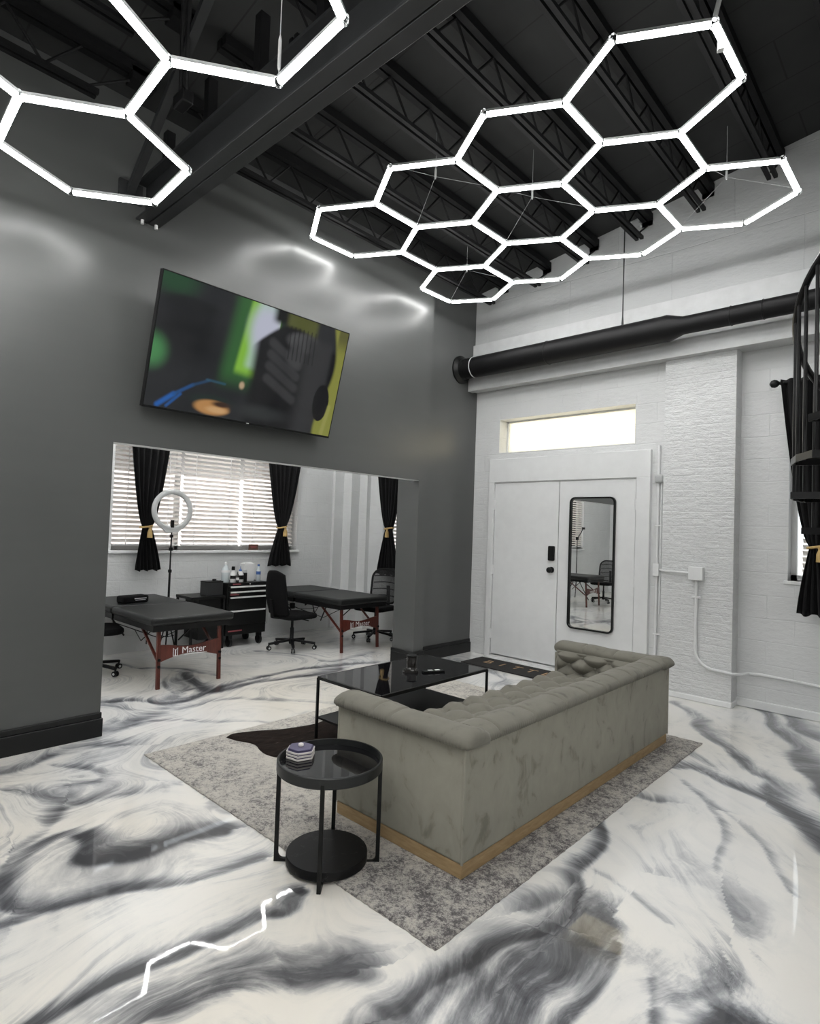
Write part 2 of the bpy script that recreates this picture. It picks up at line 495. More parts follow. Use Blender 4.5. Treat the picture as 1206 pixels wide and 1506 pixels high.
# ------------------------------------------------------------------ floor
# centre lines (metres on the floor), half width and strength of the dark pours
BANDS = [
 ([(-2.75, 0.61), (-2.82, 0.68), (-2.94, 0.77), (-2.97, 0.87), (-2.84, 0.96), (-2.7, 0.99), (-2.62, 1.13), (-2.65, 1.3), (-2.61, 1.53)],0.05,0.9),
 ([(-2.94, 0.68), (-2.84, 0.7), (-2.62, 0.75), (-2.45, 0.87), (-2.4, 0.98), (-2.38, 1.13), (-2.32, 1.33), (-2.32, 1.61)],0.035,0.8),
 ([(-2.66, 0.63), (-2.54, 0.69), (-2.48, 0.78), (-2.43, 0.9)],0.04,0.7),
 ([(-1.92, 0.66), (-1.89, 0.77), (-1.88, 0.9), (-1.89, 1.04), (-1.89, 1.2), (-1.91, 1.34), (-1.87, 1.42), (-1.97, 1.55)],0.035,0.95),
 ([(-1.65, 0.9), (-1.67, 1.01), (-1.64, 1.11), (-1.6, 1.18), (-1.53, 1.3), (-1.49, 1.46)],0.09,0.75),
 ([(-4.36, 1.63), (-4.34, 1.87), (-4.55, 2.18), (-4.93, 2.46), (-5.44, 2.59)],0.09,0.45),
 ([(-5.64, 2.68), (-5.12, 2.66), (-4.79, 2.7), (-4.67, 2.91), (-4.69, 3.34), (-4.68, 4.05)],0.07,0.7),
 ([(-3.9, 0.86), (-3.61, 0.93), (-3.36, 0.98), (-3.31, 1.16), (-3.23, 1.29), (-3.15, 1.47)],0.05,0.35),
 ([(-4.21, 0.93), (-4.14, 1.19), (-4.16, 1.52), (-4.02, 1.65)],0.05,0.45),
 ([(-3.99, 1.29), (-3.85, 1.32), (-3.69, 1.28), (-3.6, 1.19), (-3.66, 1.07)],0.03,0.35),
 ([(-3.06, 1.52), (-2.92, 1.58), (-2.76, 1.62), (-2.73, 1.69)],0.05,0.5),
 ([(-3.06, 0.7), (-3.12, 0.78), (-3.2, 0.83), (-3.34, 0.91)],0.05,0.5),
 ([(-2.44, 0.58), (-2.37, 0.63), (-2.26, 0.65), (-2.2, 0.62)],0.03,0.2),
 ([(-1.3, 1.44), (-1.3, 1.64), (-1.24, 1.87), (-1.18, 2.12), (-1.17, 2.31), (-1.27, 2.43), (-1.27, 2.66), (-1.32, 2.92), (-1.4, 3.16), (-1.45, 3.48)],0.035,0.9),
 ([(-1.02, 1.51), (-1.04, 1.68), (-1.06, 1.85), (-1.05, 2.03), (-1.03, 2.24)],0.085,1.0),
 ([(-0.91, 1.7), (-0.95, 1.92), (-0.98, 2.13)],0.03,0.9),
 ([(-1.26, 1.33), (-1.26, 1.52), (-1.26, 1.75), (-1.25, 1.9)],0.05,0.6),
 ([(-1.13, 1.47), (-1.17, 1.66), (-1.17, 1.86)],0.04,0.7),
 ([(-1.35, 3.39), (-1.22, 3.38), (-1.14, 3.41)],0.03,0.5),
 ([(-1.29, 3.94), (-1.08, 3.75), (-0.92, 3.56), (-0.77, 3.18), (-0.66, 2.88), (-0.52, 2.55)],0.018,0.5),
 ([(-1.33, 3.97), (-1.19, 4.13), (-0.96, 4.01), (-0.73, 3.93), (-0.59, 3.75), (-0.43, 3.54)],0.06,0.9),
 ([(-0.92, 3.58), (-0.79, 3.49), (-0.59, 3.28), (-0.41, 3.1)],0.015,0.5),
 ([(-1.88, 5.59), (-1.6, 5.33), (-1.32, 4.91), (-1.06, 4.6), (-0.86, 4.41), (-0.75, 4.31), (-0.75, 4.04)],0.05,0.7),
 ([(-1.5, 6.2), (-1.19, 5.93), (-0.94, 5.23), (-0.74, 4.7), (-0.52, 4.23)],0.05,0.85),
 ([(-1.2, 6.38), (-0.91, 5.72), (-0.74, 5.45), (-0.63, 5.47)],0.06,0.6),
 ([(-1.2, 2.49), (-1.12, 2.5), (-0.99, 2.47), (-0.85, 2.4)],0.012,0.32),
 ([(-0.56, 2.0), (-0.53, 2.1), (-0.46, 2.14)],0.05,0.9),
 ([(-0.84, 2.04), (-0.77, 1.94), (-0.72, 1.86)],0.01,0.5),
 ([(-0.7, 2.03), (-0.63, 2.19), (-0.59, 2.31), (-0.6, 2.46)],0.08,0.5),
 ([(-0.86, 2.74), (-0.74, 2.79), (-0.64, 2.8), (-0.58, 2.65)],0.1,0.45),
 ([(-1.16, 3.04), (-0.94, 2.88), (-0.77, 2.7), (-0.71, 2.58)],0.09,0.32),
 ([(-0.56, 2.91), (-0.45, 2.68), (-0.34, 2.54)],0.08,0.32),
 ([(-0.93, 2.08), (-0.82, 2.1), (-0.7, 2.09), (-0.62, 1.98)],0.07,0.3),
 ([(-1.51, 4.59), (-1.3, 4.43), (-1.1, 4.31)],0.06,0.45),
 ([(-0.88, 2.13), (-0.76, 2.14), (-0.66, 2.13)],0.02,0.3),
 ([(-1.31, 2.08), (-1.25, 2.2), (-1.17, 2.22), (-1.16, 2.05)],0.04,0.55),
 ([(-5.21, 1.9), (-5.02, 2.13), (-4.75, 2.32), (-4.73, 2.6), (-4.84, 3.12), (-4.96, 3.66), (-4.83, 4.11), (-4.64, 4.55)],0.05,0.75),
 ([(-6.54, 2.37), (-6.13, 2.5), (-5.89, 2.79), (-5.55, 2.84), (-5.3, 2.97)],0.03,0.5),
 ([(-5.99, 4.0), (-5.62, 4.22), (-5.03, 4.27), (-5.17, 5.06)],0.03,0.35),
 ([(-5.47, 2.44), (-5.02, 2.39), (-4.99, 2.56), (-5.14, 2.83)],0.03,0.5),
 ([(-5.16, 1.9), (-4.55, 2.19), (-4.45, 2.73), (-3.82, 3.18)],0.04,0.35),
 ([(-4.46, 1.69), (-4.16, 2.27), (-3.69, 2.68)],0.03,0.35),
 ([(-4.11, 5.38), (-3.71, 5.36), (-3.37, 5.1), (-3.25, 4.48)],0.06,0.4),
 ([(-3.52, 5.6), (-3.23, 5.27), (-3.13, 4.8)],0.05,0.4),
]

def smooth_poly(p, n=5):
    p = np.array(p, float); q = np.vstack([2 * p[0] - p[1], p, 2 * p[-1] - p[-2]]); out = []
    for i in range(1, len(q) - 2):
        for k in range(n):
            t = k / n; a, b, c, d = q[i - 1], q[i], q[i + 1], q[i + 2]
            out.append(.5 * (2 * b + (c - a) * t + (2 * a - 5 * b + 4 * c - d) * t * t + (3 * b - a - 3 * c + d) * t ** 3))
    out.append(p[-1]); return np.array(out)

def make_floor():
    def axis(segs):
        o = []
        for a, b, d in segs: o += list(np.arange(a, b - d * .5, d))
        return np.array(o + [segs[-1][1]])
    xs = axis([(-7.0, -6.4, .04), (-6.4, -3.1, .02), (-3.1, -.25, .0105), (-.25, .2, .03), (.2, 3.6, .1)])
    ys = axis([(-3.6, .2, .1), (.2, .4, .02), (.4, 3.1, .0105), (3.1, 6.3, .018)])
    XX, YY = np.meshgrid(xs, ys); P = np.stack([XX.ravel(), YY.ravel()], 1)
    rng = np.random.RandomState(3)
    W = P.copy()                                     # gentle wandering of the marbling
    for fq, am in ((1.1, .10), (2.3, .05), (5.1, .018), (11.0, .007)):
        for c in range(2):
            for _ in range(3):
                k = rng.normal(size=2); k *= fq * 2 / np.hypot(*k); ph = rng.rand() * 6.28
                W[:, c] += am * .6 * np.sin(P @ k + ph)
    along = .22 * W[:, 1]; across = .22 * W[:, 0]; ws = np.full(len(P), .22); dark = np.zeros(len(P))
    for pts, w, s in BANDS:
        w = max(w, .022)
        q = smooth_poly(pts); best = np.full(len(P), 9e9); sd = np.zeros(len(P)); ta = np.zeros(len(P)); L = 0
        for a, b in zip(q[:-1], q[1:]):
            d = b - a; l = np.hypot(*d)
            if l < 1e-6: continue
            r = W - a; t = np.clip((r @ d) / (l * l), 0, 1); e = r - t[:, None] * d
            dd = np.hypot(e[:, 0], e[:, 1]); m = dd < best
            best[m] = dd[m]; sd[m] = np.where((d[0] * r[m, 1] - d[1] * r[m, 0]) > 0, dd[m], -dd[m]); ta[m] = L + t[m] * l
            L += l
        g = np.exp(-(best / .30) ** 2)
        along += g * (ta + q[0, 1]); across += g * (sd - q[:, 0].mean()); ws += g
        pr = np.where(sd > 0, np.exp(-(sd / (w * 1.7)) ** 2), np.exp(-(sd / (w * .65)) ** 2))
        dark = np.maximum(dark, s * pr)
    along /= ws; across /= ws
    me = bpy.data.meshes.new('floor'); nx, ny = len(xs), len(ys); nv = nx * ny
    me.vertices.add(nv)
    co = np.zeros((nv, 3), np.float32); co[:, :2] = P; me.vertices.foreach_set('co', co.ravel())
    I = np.arange(nv).reshape(ny, nx)
    F = np.stack([I[:-1, :-1], I[:-1, 1:], I[1:, 1:], I[1:, :-1]], -1).reshape(-1, 4)
    me.loops.add(F.size); me.polygons.add(len(F))
    me.loops.foreach_set('vertex_index', F.ravel().astype(np.int32))
    me.polygons.foreach_set('loop_start', np.arange(0, F.size, 4, dtype=np.int32))
    me.update(calc_edges=True)
    a = me.attributes.new('flow', 'FLOAT_VECTOR', 'POINT')
    a.data.foreach_set('vector', np.stack([along, across, np.zeros(nv)], 1).astype(np.float32).ravel())
    a = me.attributes.new('dark', 'FLOAT', 'POINT'); a.data.foreach_set('value', dark.astype(np.float32))
    me.materials.append(MATS['floor'])
    o = bpy.data.objects.new('floor', me); COL.objects.link(o); struct(o)
make_floor()

# ------------------------------------------------------------------ walls
def cut(mb, a0, a1, z0, z1, holes, make):
    """cover the rectangle a0..a1 x z0..z1 except holes (a0,a1,z0,z1); make(mb, a, b, c, d)"""
    A = sorted({a0, a1, *[h[0] for h in holes], *[h[1] for h in holes]}); Z = sorted({z0, z1, *[h[2] for h in holes], *[h[3] for h in holes]})
    for i in range(len(A) - 1):
        for j in range(len(Z) - 1):
            ca, cz = (A[i] + A[i + 1]) / 2, (Z[j] + Z[j + 1]) / 2
            if any(h[0] < ca < h[1] and h[2] < cz < h[3] for h in holes): continue
            make(mb, A[i], A[i + 1], Z[j], Z[j + 1])

XL, XLB = -4.33, -4.65           # faces of the grey wall
OY0, OY1, OZ = 1.583, 4.79, 2.038
PIER = 4.945
m = MB()
XIN = -4.405
m.box((XIN, -3.5, 0), (XL, OY0, 4.75)); m.box((XIN, OY0, OZ + .004), (XL, OY1, 4.75)); m.box((XLB, OY1, 0), (XL, PIER, 4.75)); m.box((XLB, OY1 - .05, OZ + .30), (XIN, OY1, 4.75))
m.cur = 1; m.box((XIN - .004, OY0, OZ), (XL - .004, OY1, OZ + .004)); m.box((XIN - .012, -3.5, 0), (XIN, OY0 - .01, 3.6)); m.box((XIN - .012, OY0 - .01, OZ), (XIN, OY1, 3.6))
struct(m.build('wall_left', ['grey_wall', 'white_paint'], smooth=0), 'dark grey satin wall with a wide opening under the television')
m = MB(); m.box((XLB, PIER, 0), (-4.45, 6.3, 4.75))
struct(m.build('wall_entrance', 'grey_wall', smooth=0), 'dark grey set back wall beside the white double door')
# front wall, white: door bay, brick pilaster, window bays, upper wall, ledge
TR = (-4.09, -2.42, 2.468, 2.875)
WR = (-1.075, .55, 1.165, 2.72)
WK = (-6.16, -4.95, 1.165, 2.62)
m = MB()
cut(m, -7.1, -4.55, 0, 3.75, [WK], lambda b, a, c, z, w: b.box((a, 6.06, z), (c, 6.30, w)))
cut(m, -4.55, -2.09, 0, 3.4, [TR], lambda b, a, c, z, w: b.box((a, 5.965, z), (c, 6.24, w)))
cut(m, -1.46, 3.6, 0, 3.4, [WR], lambda b, a, c, z, w: b.box((a, 6.05, z), (c, 6.30, w)))
m.box((2.0, 5.87, 0), (2.55, 6.06, 3.3))
m.cur = 1; m.box((-2.09, 5.865, 0), (-1.46, 6.30, 3.4))
m.cur = 2; m.box((-4.55, 5.90, 3.83), (3.6, 6.30, 6.2))
m.cur = 3; m.box((-4.55, 5.86, 3.25), (3.6, 6.30, 3.83)); m.box((-4.55, 5.775, 3.235), (3.6, 5.87, 3.40))
struct(m.build('wall_front', ['white_block', 'white_brick', 'white_plaster', 'ledge_white'], smooth=0), 'white painted masonry wall with the double door')
m = MB(); m.box((-6.9, 5.83, 0), (-6.62, 6.07, 3.7)); m.box((-6.9, 5.66, 0), (-6.80, 5.84, 3.7)); m.box((-6.63, 5.99, 0), (-6.45, 6.07, 3.7))
struct(m.build('trim_1', 'white_block', smooth=0), 'white stepped corner column in the workroom')
m = MB()
WL = (2.53, 5.03, 1.155, 2.52)
WB = (-1.95, -.25, 1.155, 2.52)
cut(m, -3.6, 6.3, 0, 3.75, [WL, WB], lambda b, a, c, z, w: b.box((-7.1, a, z), (-6.85, c, w)))
struct(m.build('wall_workroom', 'white_block', smooth=0), 'white painted block wall of the workroom with the wide window')
m = MB(); m.box((-7.1, -3.75, 0), (3.6, -3.5, 6.2)); struct(m.build('wall_back', 'white_paint', smooth=0))
m = MB(); m.box((3.5, -3.6, 0), (3.7, 6.3, 6.2)); struct(m.build('wall_right', 'white_paint', smooth=0))

def cz(x): return 5.02 + .152 * (x + .88)
m = MB()
xs = (-4.8, 3.8)
m.add([(x, y, cz(x) + t) for t in (0, .12) for y in (-3.8, 6.35) for x in xs],
      [(0, 1, 3, 2), (4, 6, 7, 5), (0, 4, 5, 1), (1, 5, 7, 3), (3, 7, 6, 2), (2, 6, 4, 0)])
struct(m.build('ceiling', 'black_deck', smooth=0), 'black sloping roof deck')
m = MB(); m.box((-7.15, -3.8, 3.6), (-4.64, 6.35, 3.72)); struct(m.build('ceiling_workroom', 'white_paint', smooth=0))

# outside the windows
m = MB(); m.box((-40, -30, -.3), (30, 40, -.06)); struct(m.build('ground', 'concrete_out', smooth=0))
m = MB(); m.box((-12.6, -8, -.1), (-12.2, 16, 4.6)); struct(m.build('wall_outside', 'pink_brick_out', smooth=0))
m = MB(); m.box((-10.4, 1.4, 2.36), (-7.12, 6.2, 2.44)); struct(m.build('trim_2', 'awning_grey', smooth=0), 'grey awning added outside the workroom window to grey the upper blinds')  # added canopy, darkens what shows through the upper slats
m = MB(); m.box((-3, 13, -.1), (6, 13.4, 1.4)); struct(m.build('wall_outside_street', 'concrete_out', smooth=0))

# baseboards
def board(name, segs):
    b = MB()
    for a, c in segs:
        b.box((a[0], a[1], 0), (c[0], c[1], .125)); 
        g = .007
        b.box((a[0] + (0 if a[0] < -4.6 else 0), a[1], .125), (c[0] - g, c[1] - (g if c[1] - a[1] > .5 or True else 0), .165))
    return struct(b.build(name, 'dark_baseboard', bevel=.005), 'black baseboard')
board('baseboard_left', [((XIN - .005, -3.5), (XL + .022, OY0 + .014))])
board('baseboard_pier', [((XLB - .01, OY1 - .02), (XL + .022, PIER + .012))])
board('baseboard_entrance', [((-4.46, PIER), (-4.428, 5.965))])
m = MB(); m.box((-2.095, 5.845, 0), (-1.452, 5.87, .05)); m.box((-1.47, 5.87, 0), (-1.45, 6.04, .05)); m.box((-1.46, 6.02, 0), (3.5, 6.05, .075))
struct(m.build('baseboard_front', 'white_paint', bevel=.008), 'white skirting along the masonry wall')

# ------------------------------------------------------------------ roof steel
def joist(x, y0, y1, n):
    ords = ['nearest the grey wall', 'second from the grey wall', 'third from the grey wall', 'fourth from the grey wall', 'fifth from the grey wall',
            'sixth from the grey wall', 'seventh from the grey wall', 'eighth from the grey wall']
    side = 'between girder and white wall' if y0 > 1 else 'before the girder'
    t = thing('roof_joist', 'black web joist %s, %s' % (side, ords[n]), 'joist', (x, (y0 + y1) / 2, cz(x) - .05), 0, 'black roof joists')
    L = (y1 - y0) / 2; d = .27
    top = MB(); top.box((-.055, -L, -.035), (-.008, L, .03)); top.box((.008, -L, -.035), (.055, L, .03))
    top.box((-.055, L - .16, -.085), (.055, L, .0))
    bot = MB(); bot.box((-.04, -L + .15, -d - .03), (-.01, L - .35, -d)); bot.box((.01, -L + .15, -d - .03), (.04, L - .35, -d))
    web = MB(); N = max(4, int((y1 - y0) / .23)); 
    if N % 2: N += 1
    zz = [(-.03 if k % 2 == 0 else -d) for k in range(N + 1)]
    for k in range(N):
        a = -L + .15 + (2 * L - .60) * k / N; b = -L + .15 + (2 * L - .60) * (k + 1) / N
        web.tube([(0, a, zz[k]), (0, b, zz[k + 1])], .009, 6)
    web.tube([(0, L - .42, -d), (0, L - .12, -.05)], .009, 6)
    top.build('top_chord', 'black_steel', t, 0); bot.build('bottom_chord', 'black_steel', t, 0); web.build('web', 'black_steel', t)
for n in range(7): joist(-4.03 + .572 * n, 1.8, 6.06 if n else 6.0, n)
for n in range(6): joist(-4.03 + .572 * n, -3.45, 1.62, n)
g = thing('steel_girder', 'black steel roof girder running out from the grey wall', 'girder', (-4.33, 1.745, 3.66))
m = MB()
m.box((-.02, -.085, 0), (7.8, -.004, .018)); m.build('bottom_flange', 'beam_black', g, 0, .003)
m = MB(); m.box((-.02, .004, 0), (7.8, .085, .018)); m.build('bottom_flange', 'beam_black', g, 0, .003)
m = MB(); m.box((-.02, -.022, .018), (7.8, .022, .26)); m.build('web', 'beam_black', g, 0)
m = MB(); m.box((-.02, -.085, .26), (7.8, .085, .28)); m.build('top_flange', 'beam_black', g, 0)
for n in range(7):
    xx = .30 + .572 * n; m = MB(); m.box((xx - .03, -.03, .28), (xx + .03, .03, cz(xx - 4.33) - 3.66 - .34)); m.build('stub_post', 'black_steel', g, 0)
for yy in (-.05, .05):
    m = MB(); m.lathe([(.012, -.03), (.012, .0)], (.03, yy, 0), 8); m.build('bolt', 'silver', g)
b = thing('roof_brace', 'dark slanting brace above the left honeycomb light', 'brace', (-4.33, 1.61, 3.83))
m = MB(); m.bar((0, 0, 0), (1.33, -.13, .55), .05, .05); m.build('strut', 'beam_black', b, 0); m = MB(); m.cbox((.01, 0, 0), (.03, .16, .14)); m.build('wall_plate', 'beam_black', b, 0)
c = thing('ceiling_conduit', 'pair of black conduits dropping from the roof behind the left honeycomb light', 'conduit', (-3.35, 1.52, 3.95))
for s in (-.035, .035):
    m = MB(); m.tube([(s, 0, 0), (s + .20, -.1, .72)], .014, 8); m.build('conduit', 'black_steel', c)
m = MB(); m.cbox((0, 0, .03), (.13, .07, .08)); m.build('clamp', 'black_steel', c, bevel=.01)

# ------------------------------------------------------------------ doors and transom
m = MB()
for a, c_, z0, z1 in ((-4.19, -4.112, 0, 2.105), (-2.375, -2.235, 0, 2.105), (-4.19, -2.235, 2.105, 2.385)):
    m.box((a, 5.915, z0), (c_, 5.97, z1))
m.box((-4.112, 5.93, 2.097), (-2.375, 5.97, 2.11))
struct(m.build('trim_3', 'door_paint', smooth=0, bevel=.004), 'white door surround')
def leaf(name, x0, x1, hinge_side, label):
    d = MB(); d.box((x0 + .004, 5.932, .045), (x1 - .004, 5.966, 2.095)); o = struct(d.build(name, 'door_paint', smooth=0, bevel=.003), label)
    hx = x0 if hinge_side < 0 else x1
    for z in (.28, 1.05, 1.83):
        h = MB(); h.tube([(hx, 5.926, z - .055), (hx, 5.926, z + .055)], .010, 8); h.box((hx - .02, 5.928, z - .05), (hx + .02, 5.934, z + .05))
        h.build('hinge', 'door_paint', o)
    return o
d1 = leaf('door_1', -4.108, -3.243, -1, 'white door leaf with black keypad lock')
d2 = leaf('door_2', -3.243, -2.379, 1, 'white door leaf behind the black framed mirror')
k = MB(); k.prism(rrect(.075, .165, .012), 0, .028, basis((1, 0, 0), (0, 0, 1), (0, -1, 0), (-3.315, 5.932, 1.285))); k.build('keypad_lock', 'black_satin', d1, bevel=.004)
k = MB(); k.lathe([(.034, 0), (.034, .008), (.014, .012), (.014, .035), (.026, .04), (.032, .052), (.030, .066), (.018, .074)], n=20, M=basis((1, 0, 0), (0, 0, 1), (0, -1, 0), (-3.315, 5.932, 1.10))); k.build('door_knob', 'black_satin', d1)
m = MB(); m.box((-4.11, 5.83, 0), (-2.375, 5.965, .014)); m.box((-4.11, 5.90, .014), (-2.375, 5.95, .028))
struct(m.build('trim_4', 'silver', smooth=0, bevel=.003), 'metal door threshold')
# transom window
m = MB(); m.box((TR[0], 6.16, TR[2]), (TR[1], 6.17, TR[3])); w1 = struct(m.build('window_1', 'frosted_pane', smooth=0), 'yellowish frosted transom window over the double door')
m = MB()
for a, c_, z0, z1 in ((TR[0], TR[0] + .02, TR[2], TR[3]), (TR[1] - .02, TR[1], TR[2], TR[3]), (TR[0], TR[1], TR[2], TR[2] + .02), (TR[0], TR[1], TR[3] - .02, TR[3])):
    m.box((a, 6.13, z0), (c_, 6.16, z1))
m.build('window_frame', 'white_paint', w1, 0)

def window(name, axis, pos, rng, out, label, sill=True, mull=()):
    """axis 'x': window in the wall x = pos, range in y;  axis 'y': wall y = pos"""
    a0, a1, z0, z1 = rng
    def bx(b, p, q, r0, r1, zz0, zz1):
        if axis == 'x': b.box((min(p, q), r0, zz0), (max(p, q), r1, zz1))
        else: b.box((r0, min(p, q), zz0), (r1, max(p, q), zz1))
    e = pos + out * .17
    b = MB(); bx(b, e, e + out * .008, a0 + .04, a1 - .04, z0 + .04, z1 - .04); o = struct(b.build(name, 'window_glass', smooth=0), label)
    b = MB(); f = .045
    bx(b, e - out * .03, e + out * .03, a0, a0 + f, z0, z1); bx(b, e - out * .03, e + out * .03, a1 - f, a1, z0, z1)
    bx(b, e - out * .03, e + out * .03, a0, a1, z0, z0 + f); bx(b, e - out * .03, e + out * .03, a0, a1, z1 - f, z1)
    for q in mull: bx(b, e - out * .03, e + out * .03, q - .025, q + .025, z0, z1)
    b.build('window_frame', 'white_paint', o, 0)
    b = MB(); bx(b, pos - out * (.035 if axis == 'x' else .010), e, a0 - .03, a1 + .03, z0 - .035, z0); b.build('window_sill', 'white_paint', o, 0, .006)
    return o
window('window_2', 'x', -6.85, WL, -1, 'wide white framed workroom window behind three blinds', mull=(3.335,))
window('window_5', 'x', -6.85, WB, -1, 'workroom window seen only in the door mirror', mull=(-1.1,))
window('window_3', 'y', 6.06, WK, 1, 'workroom window behind the grey pier')
window('window_4', 'y', 6.05, WR, 1, 'window behind the spiral staircase')

def blind(axis, pos, a0, a1, z0, z1, tilt, label, out=1):
    """slatted blind hanging in the reveal"""
    def P(a, dep, z): return (pos + dep * out, a, z) if axis == 'x' else (a, pos + dep * out, z)
    mid = (a0 + a1) / 2
    t = thing('window_blind', label, 'blind', P(mid, .055, z1), 0, 'white slatted window blinds')
    def L(a, dep, z):
        p = P(a, .055 + dep, z); return (p[0] - t.location[0], p[1] - t.location[1], p[2] - t.location[2])
    sp = .0535; n = int((z1 - z0 - .09) / sp); w = .0255
    m = MB()
    for k in range(n):
        z = z1 - .075 - k * sp
        c, s = math.cos(tilt), math.sin(tilt); th = .0016
        vs = []
        for a in (a0 + .012, a1 - .012):
            for u, v in ((-w, -th), (0, -th + .003), (w, -th), (w, th), (0, th + .003), (-w, th)):
                vs.append(L(a, u * c - v * s, z + u * s + v * c))
        m.add(vs, [(0, 1, 7, 6), (1, 2, 8, 7), (2, 3, 9, 8), (3, 4, 10, 9), (4, 5, 11, 10), (5, 0, 6, 11), (5, 4, 3, 2, 1, 0), (6, 7, 8, 9, 10, 11)])
    m.build('slats', 'blind_slat', t, 30)
    def bx(d0, d1, p, q, zz0, zz1):
        A = L(p, d0, zz0); B = L(q, d1, zz1); b = MB(); b.box([min(A[i], B[i]) for i in range(3)], [max(A[i], B[i]) for i in range(3)]); return b
    bx(-.03, .03, a0 + .008, a1 - .008, z1 - .055, z1 - .005).build('headrail', 'white_plastic', t, 0, .003)
    bx(-.024, .024, a0 + .012, a1 - .012, z1 - .075 - n * sp - .005, z1 - .075 - n * sp + .016).build('bottom_rail', 'white_plastic', t, 0, .003)
    for q in (a0 + .16, a1 - .16):
        m = MB(); m.box(*[sorted_pair for sorted_pair in (lambda A, B: ([min(A[i], B[i]) for i in range(3)], [max(A[i], B[i]) for i in range(3)]))(L(q - .004, -.028, z1 - .05), L(q + .004, -.026, z1 - .075 - n * sp))])
        m.build('ladder_tape', 'white_plastic', t, 0)
    return t
TL = math.radians(-36)
blind('x', -6.85, 2.535, 3.33, 1.16, 2.515, -TL, 'white slatted blind nearest the grey wall edge, behind left black curtain', -1)
blind('x', -6.85, 3.345, 4.135, 1.16, 2.515, -TL, 'middle white slatted blind above the black tool chest', -1)
blind('x', -6.85, 4.17, 4.985, 1.16, 2.515, -TL, 'white slatted blind behind the second black curtain and small brown sign', -1)
blind('x', -6.85, -1.945, -.255, 1.16, 2.515, -TL, 'white slatted blind seen only in the door mirror', -1)
blind('y', 6.06, -6.07, -4.99, 1.17, 2.615, TL, 'white slatted blind half hidden behind the grey pier')
blind('y', 6.05, -.985, .50, 1.17, 2.715, TL * 1.3, 'white slatted blind behind the black spiral staircase')

# ------------------------------------------------------------------ rug
def make_rug():
    x0, x1, y0, y1 = -3.79, -1.35, 1.665, 4.69
    nx, ny = 160, 200; rng = np.random.RandomState(5)
    u, v = np.meshgrid(np.linspace(0, 1, nx), np.linspace(0, 1, ny))
    X = x0 + u * (x1 - x0); Y = y0 + v * (y1 - y0)
    edge = np.minimum.reduce([u * (x1 - x0), (1 - u) * (x1 - x0), v * (y1 - y0), (1 - v) * (y1 - y0)])
    Z = .006 + .006 * np.clip(edge / .03, 0, 1) + rng.normal(size=X.shape) * .0007
    j = (edge < .001)
    X = X + j * rng.normal(size=X.shape) * .0015; Y = Y + j * rng.normal(size=X.shape) * .0015
    wear = .85 * np.exp(-((edge - .22) / .16) ** 2) + .35 * np.exp(-(edge / .04) ** 2) - .15 * (edge > .5) + .9 * np.clip((X + 2.1) / .6, 0, 1) + .35*np.clip((2.4-Y)/.7,0,1)
    n = nx * ny; I = np.arange(n).reshape(ny, nx)
    top = np.stack([X, Y, Z], -1).reshape(-1, 3)
    F = np.stack([I[:-1, :-1], I[:-1, 1:], I[1:, 1:], I[1:, :-1]], -1).reshape(-1, 4).tolist()
    ring = list(I[0, :]) + list(I[1:, -1]) + list(I[-1, -2::-1]) + list(I[-2:0:-1, 0])
    bot = [(top[i][0], top[i][1], .0005) for i in ring]
    vs = top.tolist() + bot; R = len(ring)
    for k in range(R):
        l = (k + 1) % R; F.append([ring[l], ring[k], n + k, n + l])
    F.append([n + k for k in range(R)][::-1])
    me = bpy.data.meshes.new('area_rug'); me.from_pydata(vs, [], F)
    me.polygons.foreach_set('use_smooth', [True] * len(me.polygons))
    a = me.attributes.new('wear', 'FLOAT', 'POINT'); a.data.foreach_set('value', np.concatenate([wear.ravel(), np.full(R, .5)]).astype(np.float32))
    me.materials.append(MATS['rug'])
    o = bpy.data.objects.new('area_rug', me); COL.objects.link(o)
    tag(o, 'large distressed grey and cream rug under the velvet sofa', 'rug')
make_rug()
RZ = .0125

# dark cowhide lying on the rug by the coffee table
hide = [(-3.70, 2.19), (-3.735, 2.26), (-3.70, 2.36), (-3.62, 2.50), (-3.56, 2.66), (-3.52, 2.85), (-3.60, 3.1), (-3.62, 3.35), (-3.50, 3.55), (-3.30, 3.50), (-3.0, 3.35), (-2.7, 3.4),
        (-2.52, 3.2), (-2.55, 2.9), (-2.48, 2.6), (-2.56, 2.45), (-2.78, 2.42), (-2.95, 2.40), (-3.10, 2.30), (-3.18, 2.24), (-3.27, 2.22), (-3.36, 2.235), (-3.44, 2.26), (-3.52, 2.245), (-3.60, 2.21)]
def make_hide():
    q = [tuple(p) for p in smooth_poly(hide + [hide[0]], 3)][:-1]
    m = MB(); cx = sum(p[0] for p in q) / len(q); cy = sum(p[1] for p in q) / len(q); n = len(q)
    vs = []; fs = []
    for i, s in enumerate((1, .97, .8, .5)):
        for k, p in enumerate(q):
            vs.append((cx + (p[0] - cx) * s, cy + (p[1] - cy) * s, RZ + (.002 if i == 0 else .006 + .002 * math.sin(k * .9 + i))))
    for i in range(3):
        for k in range(n): l = (k + 1) % n; fs.append((i * n + k, i * n + l, (i + 1) * n + l, (i + 1) * n + k))
    fs.append(tuple(3 * n + k for k in range(n)))
    vs += [(p[0], p[1], RZ + .0002) for p in q]
    for k in range(n): l = (k + 1) % n; fs.append((4 * n + l, 4 * n + k, k, l))
    fs.append(tuple(4 * n + k for k in range(n))[::-1])
    m.add(vs, fs); o = m.build('cowhide_rug', 'hide'); tag(o, 'dark brown cowhide lying on the rug under the black coffee table', 'hide')
make_hide()

